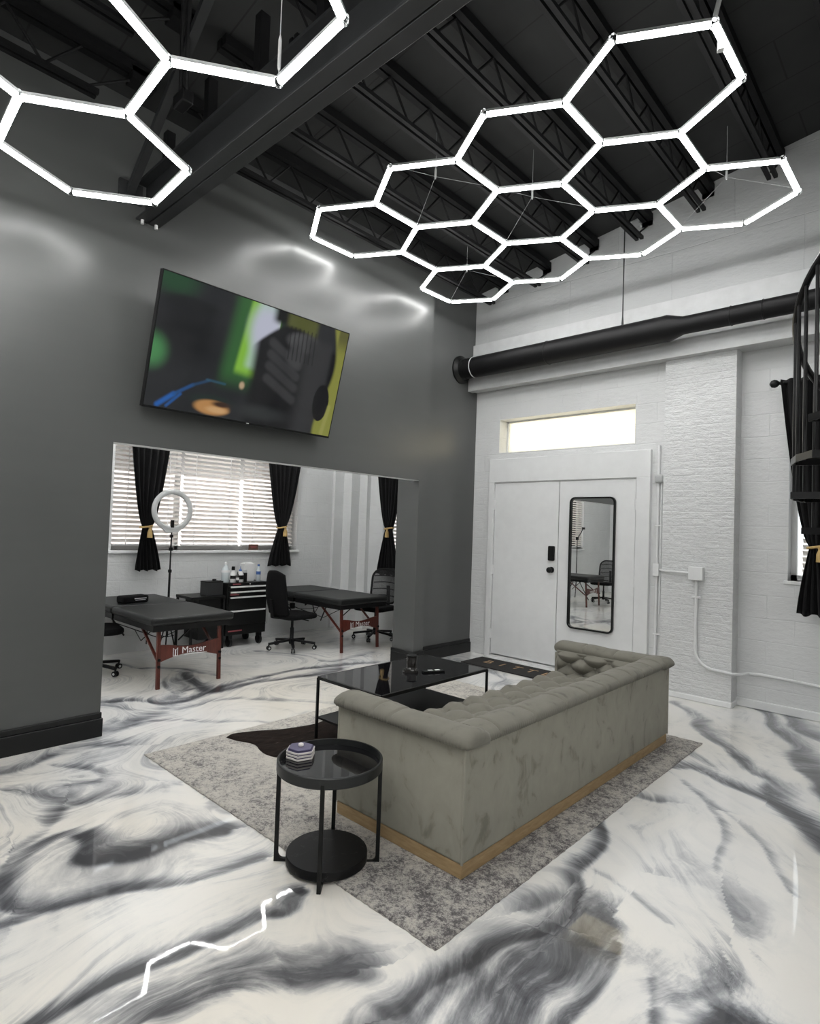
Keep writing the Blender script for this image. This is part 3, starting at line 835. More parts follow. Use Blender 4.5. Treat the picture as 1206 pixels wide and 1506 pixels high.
# ------------------------------------------------------------------ sofa
SX0, SX1, SY0, SY1 = -2.36, -1.532, 2.048, 4.488
def make_sofa():
    t = thing('tufted_sofa', 'taupe velvet tufted sofa with rolled top edge and wooden plinth', 'sofa', (0, 0, RZ))
    m = MB(); m.box((SX0 + .004, SY0 + .004, 0), (SX1 - .004, SY1 - .004, .062)); m.build('base_plinth', 'oak', t, 0, .004)
    # outer shell: back and two arms as one padded U
    th = .15; zt = .575
    U = [(SX0, SY0), (SX1, SY0), (SX1, SY1), (SX0, SY1), (SX0, SY1 - th), (SX1 - th, SY1 - th), (SX1 - th, SY0 + th), (SX0, SY0 + th)]
    m = MB(); m.prism(U, .062, zt); m.build('outer_shell', 'velvet', t, 0, .012, 3)
    # piping down the outer corners
    for x, y in ((SX1 - .002, SY0 + .002), (SX1 - .002, SY1 - .002), (SX0 + .002, SY0 + .002)):
        m = MB(); m.tube([(x, y, .064), (x, y, .555)], .006, 8); m.build('corner_piping', 'velvet', t)
    def roll(name, p, q, inward, seams, cap0, cap1, pleat=1.0):
        """padded roll along p->q on top of the shell; inward is the horizontal direction to the seat"""
        p = Vector(p); q = Vector(q); d = (q - p); Ln = d.length; d.normalize(); w = Vector(inward)
        prof = []
        # outer bottom, outer bulge, crown, inner edge, inner drop
        ctr = [(-.004, .553), (-.018, .556), (-.028, .566), (-.030, .580), (-.024, .594), (-.008, .607), (.020, .616), (.055, .621), (.090, .619), (.125, .610), (.150, .595), (.158, .572), (.150, .545)]
        NP = len(ctr); N = int(Ln / .006)
        m = MB(); vs = []; fs = []
        for i in range(N + 1):
            s = Ln * i / N; k = 1.0
            e0 = min(1, s / .045) if cap0 else 1; e1 = min(1, (Ln - s) / .045) if cap1 else 1
            k = math.sqrt(max(0, 1 - (1 - min(e0, e1)) ** 2))
            dip = 0
            for c in seams: dip = max(dip, math.exp(-((s - c) / .007) ** 2))
            sag = .004 * math.sin(s * 9.0) + .002 * math.sin(s * 23 + 1)
            for j, (a, z) in enumerate(ctr):
                ca, czz = .065, .572
                a2 = ca + (a - ca) * (.75 + .25 * k); z2 = czz + (z - czz) * (.35 + .65 * k)
                z2 -= dip * .012 * (1 if j > 3 else .2); a2 += dip * .007 * (1 if j < 5 else 0)
                z2 += sag * (1 if 5 < j < 11 else 0)
                if j <= 3: a2 += pleat * .005 * math.sin(s * 2 * PI / .018) * (1, 1, .7, .25)[j]
                vs.append(p + d * s + w * a2 + Vector((0, 0, z2)))
        for i in range(N):
            for j in range(NP - 1):
                fs.append((i * NP + j, i * NP + j + 1, (i + 1) * NP + j + 1, (i + 1) * NP + j))
            fs.append((i * NP + NP - 1, i * NP, (i + 1) * NP, (i + 1) * NP + NP - 1))
        fs.append(tuple(range(NP))); fs.append(tuple(N * NP + j for j in range(NP))[::-1])
        m.add(vs, fs); return m.build(name, 'velvet_shaded', t, 60)
    L = SX1 - SX0
    roll('arm_roll', (SX0 - .03, SY0, 0), (SX1 + .035, SY0, 0), (0, 1, 0), [.30, .42], True, True)
    roll('arm_roll', (SX0 - .03, SY1, 0), (SX1 + .04, SY1, 0), (0, -1, 0), [.25, .5], True, True)
    roll('back_roll', (SX1, SY0 + .10, 0), (SX1, SY1 - .06, 0), (-1, 0, 0), [.13, .44, .75, 1.0, 1.22, 1.42, 1.62, 1.80, 1.97, 2.12], False, True)
    # diamond tufted pads
    def tuft(name, fn, Lu, Lv, pu, pv, depth, nu, nv, btn=None):
        cs = []
        nr = int(round(Lv / pv)); nc = int(round(Lu / pu))
        for j in range(nr + 1):
            for i in range(nc + 1):
                a = (i + (.5 if j % 2 else 0)) * Lu / nc; b = (j + .5) * Lv / (nr + 1)
                if .04 < a < Lu - .04: cs.append((a, b))
        C = np.array(cs)
        def f(u, v):
            a, b = u * Lu, v * Lv
            dd = np.hypot(C[:, 0] - a, C[:, 1] - b)
            A = a / (Lu / nc); B = b / (Lv / (nr + 1)) / 2 - .25       # diamonds between the buttons
            g = abs(math.sin(PI * (A + B))) * abs(math.sin(PI * (A - B)))
            h = .25 + .75 * g ** .55
            h *= 1 - .75 * math.exp(-(dd.min() / .028) ** 2)
            ed = min(1, min(u, 1 - u) * Lu / .03) * min(1, min(v, 1 - v) * Lv / .03)
            return fn(a, b, depth * h * (ed ** .5))
        m = MB(); m.grid(f, nu, nv); o = m.build(name, 'velvet_shaded', t, 180, fix=True)
        if btn:
            for a, b in cs:
                m = MB(); c = fn(a, b, .006); n = Vector(fn(a, b, 1.0)) - Vector(fn(a, b, 0))
                z = n.normalized(); x = z.orthogonal().normalized(); y = z.cross(x)
                m.lathe([(.013, -.003), (.013, .001), (.008, .005)], n=12, M=basis(x, y, z, c)); m.build('button', 'velvet_shaded', o)
        return o
    yi0, yi1, xb = SY0 + th, SY1 - th, SX1 - th
    zs = .40
    tuft('arm_pad', lambda a, b, h: (SX0 + .01 + a, yi1 - .005 - h, zs - .04 + b), L - th - .02, .20, .19, .10, .06, 110, 50, True)
    tuft('arm_pad', lambda a, b, h: (SX0 + .01 + a, yi0 + .005 + h, zs - .04 + b), L - th - .02, .20, .19, .10, .06, 80, 36)
    tuft('back_pad', lambda a, b, h: (xb - .005 - h, yi0 + a, zs - .04 + b), yi1 - yi0, .20, .19, .10, .06, 240, 36)
    # front faces of the arms
    m = MB(); m.box((SX0 + .02, yi0, .062), (xb, yi1, .30)); m.build('seat_base', 'velvet', t, 0, .01)
    m = MB(); m.box((SX0 - .02, yi0 + .004, .29), (xb - .01, yi1 - .004, .365)); m.build('seat_cushion', 'velvet', t, 30, .025, 3)
    tuft('seat_tufting', lambda a, b, h: (SX0 - .005 + b, yi0 + .01 + a, .36 + h), yi1 - yi0 - .02, L - th - .03, .21, .15, .05, 260, 80)
    m = MB()
    for y0, y1 in ((SY0 + .01, yi0 - .01), (yi1 + .01, SY1 - .01)):
        m = MB(); m.box((SX0 - .022, y0, .075), (SX0 + .01, y1, .535)); m.build('arm_front', 'velvet', t, 0, .012, 3)
make_sofa()

# ------------------------------------------------------------------ round side table
ST = (-2.055, 1.742)
def make_side_table():
    t = thing('side_table', 'round black metal side table with marble lower shelf beside the sofa arm', 'table', (ST[0], ST[1], 0))
    m = MB(); R = .236
    m.lathe([(R - .004, .418), (R, .422), (R, .462), (R - .003, .465), (R - .010, .465), (R - .012, .436), (.0, .435)], n=64)
    m.build('tray_top', 'tray_black', t, 40)
    m = MB(); m.lathe([(R - .014, .4365), (R - .014, .4385), (0, .4386)], n=64); m.build('tray_glass', 'black_mirror_glass', t, 40)
    a0 = math.atan2(-.178, .166)
    for k in range(4):
        a = a0 + k * PI / 2; d = Vector((math.cos(a), math.sin(a), 0)); s = Vector((-d.y, d.x, 0))
        m = MB()
        ro, ri = .236, .218
        prof = [(ro, .44), (ro, 0), (.165, 0), (.165, .014)]
        for q in range(7):                                   # rounded inner corner
            an = PI / 2 * q / 6; prof.append((ri - .022 * (1 - math.sin(an)), .014 + .022 * (1 - math.cos(an))))
        prof.append((ri, .44))
        n = len(prof); vs = [d * r + s * e + Vector((0, 0, z)) for e in (-.009, .009) for r, z in prof]
        fs = [tuple(range(n)), tuple(range(2 * n - 1, n - 1, -1))] + [(i, n + i, n + (i + 1) % n, (i + 1) % n) for i in range(n)]
        m.add(vs, fs); m.build('leg', 'black_satin', t, 30, .002)
    m = MB(); m.lathe([(.176, .014), (.181, .018), (.181, .050), (.178, .054), (0, .0545)], n=64); m.build('lower_shelf', 'black_marble', t, 40)
make_side_table()
# small hexagonal trinket box standing in the tray
def make_trinket():
    t = thing('trinket_box', 'small hexagonal blue topped box of white stripes on the side table', 'box', (-2.205, 1.690, .4387), math.radians(12))
    r = .069
    hexa = [(r * math.cos(PI / 3 * k), r * math.sin(PI / 3 * k)) for k in range(6)]
    sc = lambda f: [(x * f, y * f) for x, y in hexa]
    m = MB(); m.prism(sc(.94), 0, .038); m.build('body', 'trinket_blue', t, 0)
    for z in (.001, .0145, .028):
        m = MB(); m.prism(hexa, z, z + .0085); m.build('stripe', 'trinket_white', t, 0, .001)
    m = MB(); m.prism(sc(.86), .038, .046); m.build('lid', 'trinket_blue', t, 0, .003)
    m = MB(); m.lathe([(.010, .046), (.013, .050), (.012, .057), (.005, .061)], n=14); m.build('lid_knob', 'trinket_white', t)
make_trinket()

# ------------------------------------------------------------------ coffee table
CX0, CX1, CY0, CY1, CZ = -3.27, -2.64, 2.635, 3.775, .448
def make_coffee():
    t = thing('coffee_table', 'rectangular black glass coffee table with thin metal frame and low shelf', 'table', (0, 0, RZ + .007))
    z = CZ - RZ - .007
    m = MB(); m.box((CX0 + .008, CY0 + .008, z - .006), (CX1 - .008, CY1 - .008, z)); m.build('glass_top', 'black_mirror_glass', t, 0)
    m = MB(); w = .016
    for a, b in (((CX0, CY0), (CX1, CY0)), ((CX1, CY0), (CX1, CY1)), ((CX1, CY1), (CX0, CY1)), ((CX0, CY1), (CX0, CY0))):
        m.bar((a[0], a[1], z - .010), (b[0], b[1], z - .010), w, .020)
    m.build('top_frame', 'black_satin', t, 0)
    for x, y in ((CX0, CY0), (CX1, CY0), (CX0, CY1), (CX1, CY1)):
        m = MB(); m.box((x - .008, y - .008, 0), (x + .008, y + .008, z - .01)); m.build('leg', 'black_satin', t, 0)
    m = MB(); m.box((CX0, CY0, .135), (CX1, CY1, .150)); m.build('lower_shelf', 'black_satin', t, 0, .002)
make_coffee()
t = thing('candle_jar', 'dark glass candle jar standing on the coffee table', 'candle', (-3.02, 3.33, CZ))
m = MB(); m.lathe([(.036, 0), (.040, .004), (.040, .085), (.036, .088), (.035, .07), (0, .069)], n=28); m.build('jar', 'amber_glass', t)
m = MB(); m.lathe([(.041, .088), (.041, .098), (.036, .101)], n=28); m.build('lid', 'black_satin', t)
m = MB(); m.lathe([(.055, 0), (.060, .003), (.060, .018), (.052, .018), (.048, .006), (0, .005)], c=(-2.945, 3.235, CZ), n=28)
tag(m.build('glass_ashtray', 'amber_glass'), 'small dark glass ashtray in front of the dark candle jar', 'ashtray')
t = thing('pen_tray', 'slim black case with shiny clips lying on the coffee table', 'tray', (-2.83, 3.36, CZ), math.radians(62))
m = MB(); m.box((-.085, -.022, 0), (.085, .022, .014)); m.build('case', 'black_satin', t, 0, .004)
for x in (-.025, .03):
    m = MB(); m.box((x - .018, -.012, .014), (x + .018, .012, .018)); m.build('clip', 'silver', t, 0, .001)

# doormat with lettering
t = thing('door_mat', 'black doormat with tan lettering in front of the white double door', 'mat', (-3.33, 5.60, 0))
m = MB(); m.prism(rrect(1.62, .42, .01), .0005, .012, Matrix.Translation((0, 0, 0))); m.build('mat_body', 'mat_black', t, 0, .003)
for i, ch in enumerate('BITTEN'):
    text_mesh('letter', ch, .19, 'tan_print', t, basis((1, 0, 0), (0, 1, 0), (0, 0, 1), (-.58 + .185 * i, .02, .0128)), .0006)

# ------------------------------------------------------------------ television
def make_tv():
    W, H = 1.682, .948
    bl = Vector((-4.2, 1.712, 2.302)); br_ = Vector((-4.2, 3.394, 2.306)); tl = Vector((-3.955, 1.735, 3.217))
    X = (br_ - bl).normalized(); Yv = (tl - bl); Yv = (Yv - X * Yv.dot(X)).normalized(); Zv = X.cross(Yv)
    c = bl + X * W / 2 + Yv * H / 2
    t = thing('wall_television', 'large wall mounted flat television tilted down, showing a green and black picture', 'television')
    t.matrix_world = basis(X, Yv, Zv, c)
    m = MB(); m.box((-W / 2, -H / 2, -.045), (W / 2, H / 2, -.004)); m.build('casing', 'black_plastic', t, 0, .004)
    m = MB(); b = .008
    m.box((-W / 2, -H / 2, -.004), (W / 2, -H / 2 + .016, .002)); m.box((-W / 2, H / 2 - b, -.004), (W / 2, H / 2, .002))
    m.box((-W / 2, -H / 2 + .016, -.004), (-W / 2 + b, H / 2 - b, .002)); m.box((W / 2 - b, -H / 2 + .016, -.004), (W / 2, H / 2 - b, .002))
    m.build('bezel', 'black_satin', t, 0)
    m = MB(); m.box((-.012, -H / 2 + .004, .002), (.012, -H / 2 + .011, .0028)); m.build('badge', 'silver', t, 0)
    nx, ny = 260, 146
    u, v = np.meshgrid(np.linspace(0, 1, nx), np.linspace(0, 1, ny))
    def sm(a, b, x): q = np.clip((x - a) / (b - a), 0, 1); return q * q * (3 - 2 * q)
    def ell(cx, cy, rx, ry, soft=.35): return 1 - sm(1 - soft, 1 + soft, np.hypot((u - cx) / rx, (v - cy) / ry))
    def seg(x0, y0, x1, y1, w, soft=.5):
        dx, dy = x1 - x0, y1 - y0; q = np.clip(((u - x0) * dx + (v - y0) * dy * .32) / (dx * dx + dy * dy * .32), 0, 1)
        return 1 - sm(w * (1 - soft), w * (1 + soft), np.hypot(u - x0 - q * dx, (v - y0 - q * dy) * .564))
    img = np.zeros((ny, nx, 3)); img[:] = (.021, .023, .025)
    def over(a, c): img[:] = img * (1 - a[..., None]) + np.array(c) * a[..., None]
    over(ell(.05, .98, .10, .12, .6), (.02, .07, .03))
    over(ell(.14, .60, .16, .20, .6), (.010, .011, .012))
    over(ell(.14, .82, .12, .05, .5), (.012, .013, .014))
    over(.9 * ell(.0, .42, .055, .11, .7), (.08, .30, .10))
    over(sm(.29, .36, u - (v - .5) * .05) * (1 - sm(.55, .62, u)) * sm(.20, .42, v), (.035, .13, .035))
    br = sm(.375, .40, u - (v - .5) * .06) * (1 - sm(.57, .59, u)) * sm(.36, .44, v + .15 * (u - .4))
    over(br, (.26, .55, .06))
    over(sm(.41, .46, u - (v - .5) * .05) * (1 - sm(.555, .575, u)) * sm(.43, .5, v + .15 * (u - .4)), (.46, .66, .50))
    over(ell(.52, .80, .09, .20, .5) * (u < .58), (.58, .60, .72))
    over((1 - sm(.0, .05, np.abs(u - .60) - .03)) * sm(.86, .93, v), (.003, .003, .003))
    over(sm(.60, .64, u) * (1 - sm(.78, .82, u)) * sm(.78, .9, v), (.10, .11, .03))
    # black sleeve with folds
    d = v - (.90 - 2.3 * np.maximum(0, .62 - u) ** 1.25 - .5 * np.maximum(0, u - .70))
    over((1 - sm(-.03, .02, d)) * sm(.44, .50, u), (.006, .006, .007))
    over(ell(.735, .79, .10, .085, .25), (.085, .086, .088))
    over(sm(.70, .80, u) * (1 - sm(.90, .93, u)) * (1 - sm(.80, .9, v)) * .95, (.034, .035, .037))
    for y in (.62, .52, .42, .31):
        over(.8 * seg(.56, y + .10, .72, y - .04, .022), (.045, .046, .048))
    over(.9 * ell(.70, .66, .05, .12, .4), (.060, .061, .063))
    for k in range(7): over(.6 * seg(.645 + .025 * k, .90, .655 + .025 * k, .62, .0035), (.006, .006, .006))
    over(sm(.905, .93, u - .035 * np.sin((v - .35) * 5.2)), (.28, .29, .06))
    over(sm(.93, .95, u) * sm(.75, .95, v), (.13, .13, .04))
    over(1 - sm(.0, .03, np.hypot((u - .905) / .05, (v - .30) / .17) - 1), (.006, .006, .007))
    over(.8 * seg(.945, .02, .965, .28, .012), (.36, .36, .10))
    over(.9 * seg(.055, .02, .12, .12, .010, .8), (.02, .14, .50)); over(.8 * seg(.12, .12, .20, .22, .007, .8), (.02, .10, .30)); over(.8 * seg(.095, .02, .15, .13, .006, .8), (.02, .12, .40)); over(.8 * seg(.20, .22, .27, .28, .006, .9), (.02, .07, .16)); over(.7 * seg(.26, .285, .35, .28, .005, .9), (.03, .11, .18))
    over(ell(.30, .12, .10, .05, .4) * .6, (.02, .04, .03))
    over(ell(.305, .068, .085, .060, .22), (.55, .28, .10)); over(ell(.33, .055, .05, .025, .5), (.70, .42, .19)); over(ell(.35, .105, .045, .022, .5), (.05, .025, .015))
    over(ell(.435, .30, .013, .030, .5), (.55, .40, .25))
    over(ell(.56, .10, .14, .06, .6), (.028, .032, .032))
    me = bpy.data.meshes.new('screen'); n = nx * ny
    P = np.stack([(u - .5) * (W - 2 * b), -H / 2 + .016 + v * (H - b - .016), np.full(u.shape, .0005)], -1).reshape(-1, 3)
    I = np.arange(n).reshape(ny, nx)
    F = np.stack([I[:-1, :-1], I[:-1, 1:], I[1:, 1:], I[1:, :-1]], -1).reshape(-1, 4)
    me.from_pydata(P.tolist(), [], F.tolist())
    a = me.attributes.new('picture', 'FLOAT_COLOR', 'POINT')
    a.data.foreach_set('color', np.concatenate([img.reshape(-1, 3), np.ones((n, 1))], 1).astype(np.float32).ravel())
    me.materials.append(MATS['tv_picture']); o = bpy.data.objects.new('screen', me); COL.objects.link(o); o.parent = t
    m = MB(); m.box((-.25, -.18, -.10), (.25, .18, -.045)); m.bar((-.2, 0, -.1), (-.2, .10, -.27), .05, .03); m.bar((.2, 0, -.1), (.2, .10, -.27), .05, .03); m.build('wall_bracket', 'black_steel', t, 0)
make_tv()

# ------------------------------------------------------------------ honeycomb lights
TS = .476
def tube_meshes():
    L = TS / 2 - .017
    d = MB(); n = 10; pr = [(.0185 * math.cos(PI + PI * k / n), .0185 * math.sin(PI + PI * k / n)) for k in range(n + 1)]
    vs = [(x, y, z) for x in (-L, L) for y, z in pr]; N = n + 1
    d.add(vs, [(k, k + 1, N + k + 1, N + k) for k in range(n)] + [tuple(range(N)), tuple(range(2 * N - 1, N - 1, -1)), (n, 0, N, N + n)])
    a = d.build('tube_diffuser', 'tube_diffuser', None, 60)
    h = MB(); h.box((-L, -.019, .0005), (L, .019, .017)); b = h.build('tube_housing', 'grey_plastic', None, 0, .003)
    c = MB(); c.lathe([(.022, -.014), (.024, -.010), (.024, .014), (.018, .020), (.010, .030)], n=12); e = c.build('connector', 'clear_plastic')
    for o in (a, b, e): COL.objects.unlink(o)
    return a.data, b.data, e.data, b
TUBE, HOUS, CONN, hsrc = tube_meshes()
def child(name, data, parent, M):
    o = bpy.data.objects.new(name, data); COL.objects.link(o); o.parent = parent; o.matrix_local = M; return o
def honeycomb(name, label, origin, theta, centers, flat, tilt=(0, 0), hang=(), cut_edges=()):
    """centers: lattice hexagon centres in tube lengths; flat: corner start angle"""
    t = thing(name, label, 'light', origin, theta)
    V = {}; E = set()
    for cx, cy in centers:
        ids = []
        for k in range(6):
            a = flat + PI / 3 * k; p = (round(cx + math.cos(a), 3), round(cy + math.sin(a), 3))
            key = next((q for q in V if abs(q[0] - p[0]) + abs(q[1] - p[1]) < .02), p); V[key] = 1; ids.append(key)
        for k in range(6): E.add(tuple(sorted((ids[k], ids[(k + 1) % 6]))))
    def P(p): return Vector((p[0] * TS, p[1] * TS, (p[0] * tilt[0] + p[1] * tilt[1]) * TS))
    for a, b in sorted(E):
        A, B = P(a), P(b); x = (B - A).normalized(); y = Vector((0, 0, 1)).cross(x).normalized(); z = x.cross(y)
        M = basis(x, y, z, (A + B) / 2)
        d = child('light_tube', TUBE, t, M); child('tube_housing', HOUS, d, Matrix.Identity(4))
    for p in V: child('connector', CONN, t, Matrix.Translation(P(p)))
    return t, P, list(V)
S3 = math.sqrt(3)
HXC = [(0, -S3), (-1.5, -S3 / 2), (0, 0), (1.5, S3 / 2), (-3, 0), (-1.5, S3 / 2), (0, S3), (-4.5, S3 / 2), (-3, S3), (-1.5, 1.5 * S3), (-3, 2 * S3)]
HC, HZ, HTH = (-1.694, 4.018), 4.058, .5046
t, P, V = honeycomb('honeycomb_light', 'large lit honeycomb light of eleven hexagons hanging before the white wall', (HC[0], HC[1], HZ), HTH, HXC, 0)
def hanger(parent, P, c, up_, r=.30):
    """cable with a Y of thin wires"""
    q = P(c); m = MB()
    m.tube([q + Vector((0, 0, r)), q + Vector((0, 0, up_))], .0014, 5)
    m.lathe([(.005, r - .02), (.008, r), (.008, r + .05), (.004, r + .07)], c=(q.x, q.y, 0), n=8)
    m.build('suspension_cable', 'grey_plastic', parent)
    for k in (0, 2, 4):
        m = MB(); a = PI / 3 * k; m.tube([q + Vector((0, 0, r)), q + Vector((math.cos(a) * TS, math.sin(a) * TS, .02))], .0011, 5); m.build('hanger_wire', 'grey_plastic', parent)
for c in ((-1.5, S3 / 2), (-3, 0), (-3, 2 * S3), (1.5, S3 / 2)): hanger(t, P, c, .55, .16)
m = MB(); q = P((.5, -1.5 * S3)); m.tube([q + Vector((0, 0, .02)), q + Vector((.05, .02, .25))], .012, 8); m.cbox(q + Vector((.06, .12, -.02)), (.03, .03, .06)); m.build('power_plug', 'white_plastic', t)

TS_L = TS
th2 = 1.011
LB = Vector((-3.281, .695, 3.499))
# lattice: B is the hexagon next to the grey wall
def rot(a, p): return (p[0] * math.cos(a) - p[1] * math.sin(a), p[0] * math.sin(a) + p[1] * math.cos(a))
# corner 0 of B at LB, first edge heading th2, turning left
cB = rot(th2 + PI / 3, (1, 0)); cB = Vector((cB[0], cB[1], 0)) * TS + LB
cen = [(0, 0), (0, -S3), (1.5, -1.5 * S3), (-1.5, -S3 / 2), (0, -2 * S3), (1.5, -2.5 * S3), (-1.5, -1.5 * S3), (3, -3 * S3), (0, -3 * S3), (1.5, -3.5 * S3)]
tx, ty = .022, .025
ct, st_ = math.cos(th2), math.sin(th2)
lt = (tx * ct + ty * st_, -tx * st_ + ty * ct)
t2, P2, V2 = honeycomb('honeycomb_light', 'lit honeycomb light at top left, cut by the photo edge', (cB.x, cB.y, LB.z + tx * (cB.x - LB.x) + ty * (cB.y - LB.y)), th2, cen, 0, lt)
m = MB(); q = P2(min(V2, key=lambda v: (Vector((P2(v).x * ct - P2(v).y * st_ + cB.x, P2(v).x * st_ + P2(v).y * ct + cB.y)) - Vector((-2.30, 1.485))).length))
m.tube([q, q + Vector((0, 0, 1.1))], .0025, 5); m.lathe([(.006, .06), (.008, .08), (.008, .2), (.004, .22)], c=(q.x, q.y, q.z), n=8); m.build('suspension_cable', 'silver', t2)
t3, P3, V3 = honeycomb('honeycomb_light', 'lit honeycomb light under the workroom ceiling, seen only mirrored in the floor', (-5.97, 3.2, 3.3), 0,
                       [(0, 0), (0, 3), (S3 / 2, 1.5), (S3 / 2, -1.5), (S3, 0)], PI / 6)
for v in ((0, 0), (S3 / 2, 1.5), (S3 / 2, -1.5)): hanger(t3, P3, v, .30, .15)
t4, P4, V4 = honeycomb('honeycomb_light', 'lit honeycomb light at the far end of the workroom, added out of view to brighten it', (-5.97, 3.2, 3.3), 0,
                       [(0, -6), (S3 / 2, -7.5), (-S3 / 2, -7.5), (0, -9)], PI / 6)  # added fixture, unseen; brightens the workroom end shown in the door mirror
for v in ((S3 / 2, -7.5), (-S3 / 2, -7.5)): hanger(t4, P4, v, .30, .15)
t5, P5, V5 = honeycomb('honeycomb_light', 'lit honeycomb light above the staircase side of the room, added out of view as fill light', (1.75, .2, 3.5), .5,
                       [(0, 0), (1.5, S3 / 2), (1.5, -S3 / 2), (0, S3), (0, -S3), (-1.5, S3 / 2), (-1.5, -S3 / 2), (0, -2 * S3)], 0)  # added lamp out of view, brightens the sofa back and right side
for v in ((0, 0), (1.5, S3 / 2), (-1.5, -S3 / 2)): hanger(t5, P5, v, 1.5, .16)
bpy.data.objects.remove(hsrc)

# ------------------------------------------------------------------ mirror on the door
t = thing('wall_mirror', 'tall mirror with thin black rounded frame hanging on the white door', 'mirror', (-2.842, 5.93, 1.20))
W, H = .515, 1.425
Mf = basis((1, 0, 0), (0, 0, 1), (0, -1, 0), (0, 0, 0))
m = MB(); o_, i_ = rrect(W, H, .06, 8), rrect(W - .034, H - .034, .045, 8); n = len(o_)
vs = [Mf @ Vector((x, y, z)) for pts, z in ((o_, 0), (o_, .028), (i_, .028), (i_, .006)) for x, y in pts]
m.add(vs, [(r * n + k, r * n + (k + 1) % n, (r + 1) * n + (k + 1) % n, (r + 1) * n + k) for r in range(3) for k in range(n)])
m.build('mirror_frame', 'black_satin', t, 30)
m = MB(); m.add([Mf @ Vector((x, y, z)) for z in (.001, .007) for x, y in i_], [tuple(range(n))[::-1], tuple(range(n, 2 * n))]); m.build('mirror_pane', 'mirror', t, 0)

# ------------------------------------------------------------------ duct pipe along the white wall
t = thing('duct_pipe', 'thick black pipe running along the white wall above the door', 'pipe', (-4.45, 5.62, 3.47))
R1, R2 = .122, .082
m = MB(); rr = basis((0, 0, 1), (0, 1, 0), (1, 0, 0), (0, 0, 0))
m.lathe([(R1, .0), (R1, 2.42), (R1 + .004, 2.46), (R2, 2.60), (R2, 8.0)], n=32, M=rr); m.build('pipe', 'pipe_black', t, 40)
m = MB(); m.lathe([(.17, .0), (.17, .02), (.125, .05), (.125, .10)], n=32, M=rr); m.build('flange', 'black_satin', t, 40)
for x, r in ((.21, R1), (1.2, R1), (3.0, R2), (3.25, R2)):
    m = MB(); m.lathe([(r + .003, x - .006), (r + .006, x), (r + .003, x + .006)], n=32, M=rr); m.build('joint_ring', 'black_satin' if x > .3 else 'grey_plastic', t, 40)
m = MB(); m.tube([(2.02, 0, R1), (2.02, 0, 1.32)], .006, 6); m.build('hanger_rod', 'beam_black', t)
m = MB(); m.tube([(2.02, -.02, R1 - .01), (2.02, 0, R1 + .12), (2.02, .02, R1 - .01)], .005, 6); m.build('hanger_clevis', 'beam_black', t)

# ------------------------------------------------------------------ electrical conduit on the wall
t = thing('electrical_conduit', 'thin white electrical conduit with boxes beside the double door', 'conduit', (-2.165, 5.965, 0))
m = MB(); m.tube([(0, -.014, .34), (0, -.014, 2.42)], .0115, 10); m.build('riser', 'white_paint', t)
m = MB(); m.tube([(.032, -.014, .75), (.032, -.014, 2.05)], .0095, 10); m.build('riser', 'white_paint', t)
m = MB(); m.cbox((.012, -.028, 2.085), (.085, .05, .085)); m.build('round_box', 'grey_plastic', t, 0, .02, 3)
m = MB(); m.cbox((0, -.025, 1.185), (.06, .045, .125)); m.build('switch_box', 'white_paint', t, 0, .004)
for z in (.55, 1.62):
    m = MB(); m.cbox((.01, -.014, z), (.07, .026, .014)); m.build('strap', 'white_paint', t, 0, .003)
t = thing('junction_box', 'white junction box with conduit bending down the brick pilaster', 'junction box', (-1.762, 5.865, 1.18))
m = MB(); m.cbox((0, -.03, 0), (.125, .06, .12)); m.build('box', 'white_paint', t, 0, .004)
m = MB(); m.tube([(-.06, -.02, .0), (-.30, -.02, .005), (-.325, .0, .005), (-.33, .06, .005), (-.40, .085, .005)], .010, 10); m.build('side_conduit', 'white_paint', t)
pts = [(-.0, -.018, -.06), (-.0, -.018, -.70)]
for k in range(1, 9):
    a = PI / 2 * k / 8; pts.append((.16 * (1 - math.cos(a)), -.018, -.70 - .16 * math.sin(a)))
pts += [(.30, -.016, -.872), (.36, .05, -.875), (.40, .165, -.877), (.50, .172, -.87), (.9, .172, -.885), (1.6, .172, -.895), (3.4, .172, -.90)]
m = MB(); m.tube(pts, .0125, 10); m.build('lower_conduit', 'white_paint', t)
m = MB(); m.cbox((0, -.016, -.22), (.075, .028, .016)); m.build('strap', 'white_paint', t, 0, .003)

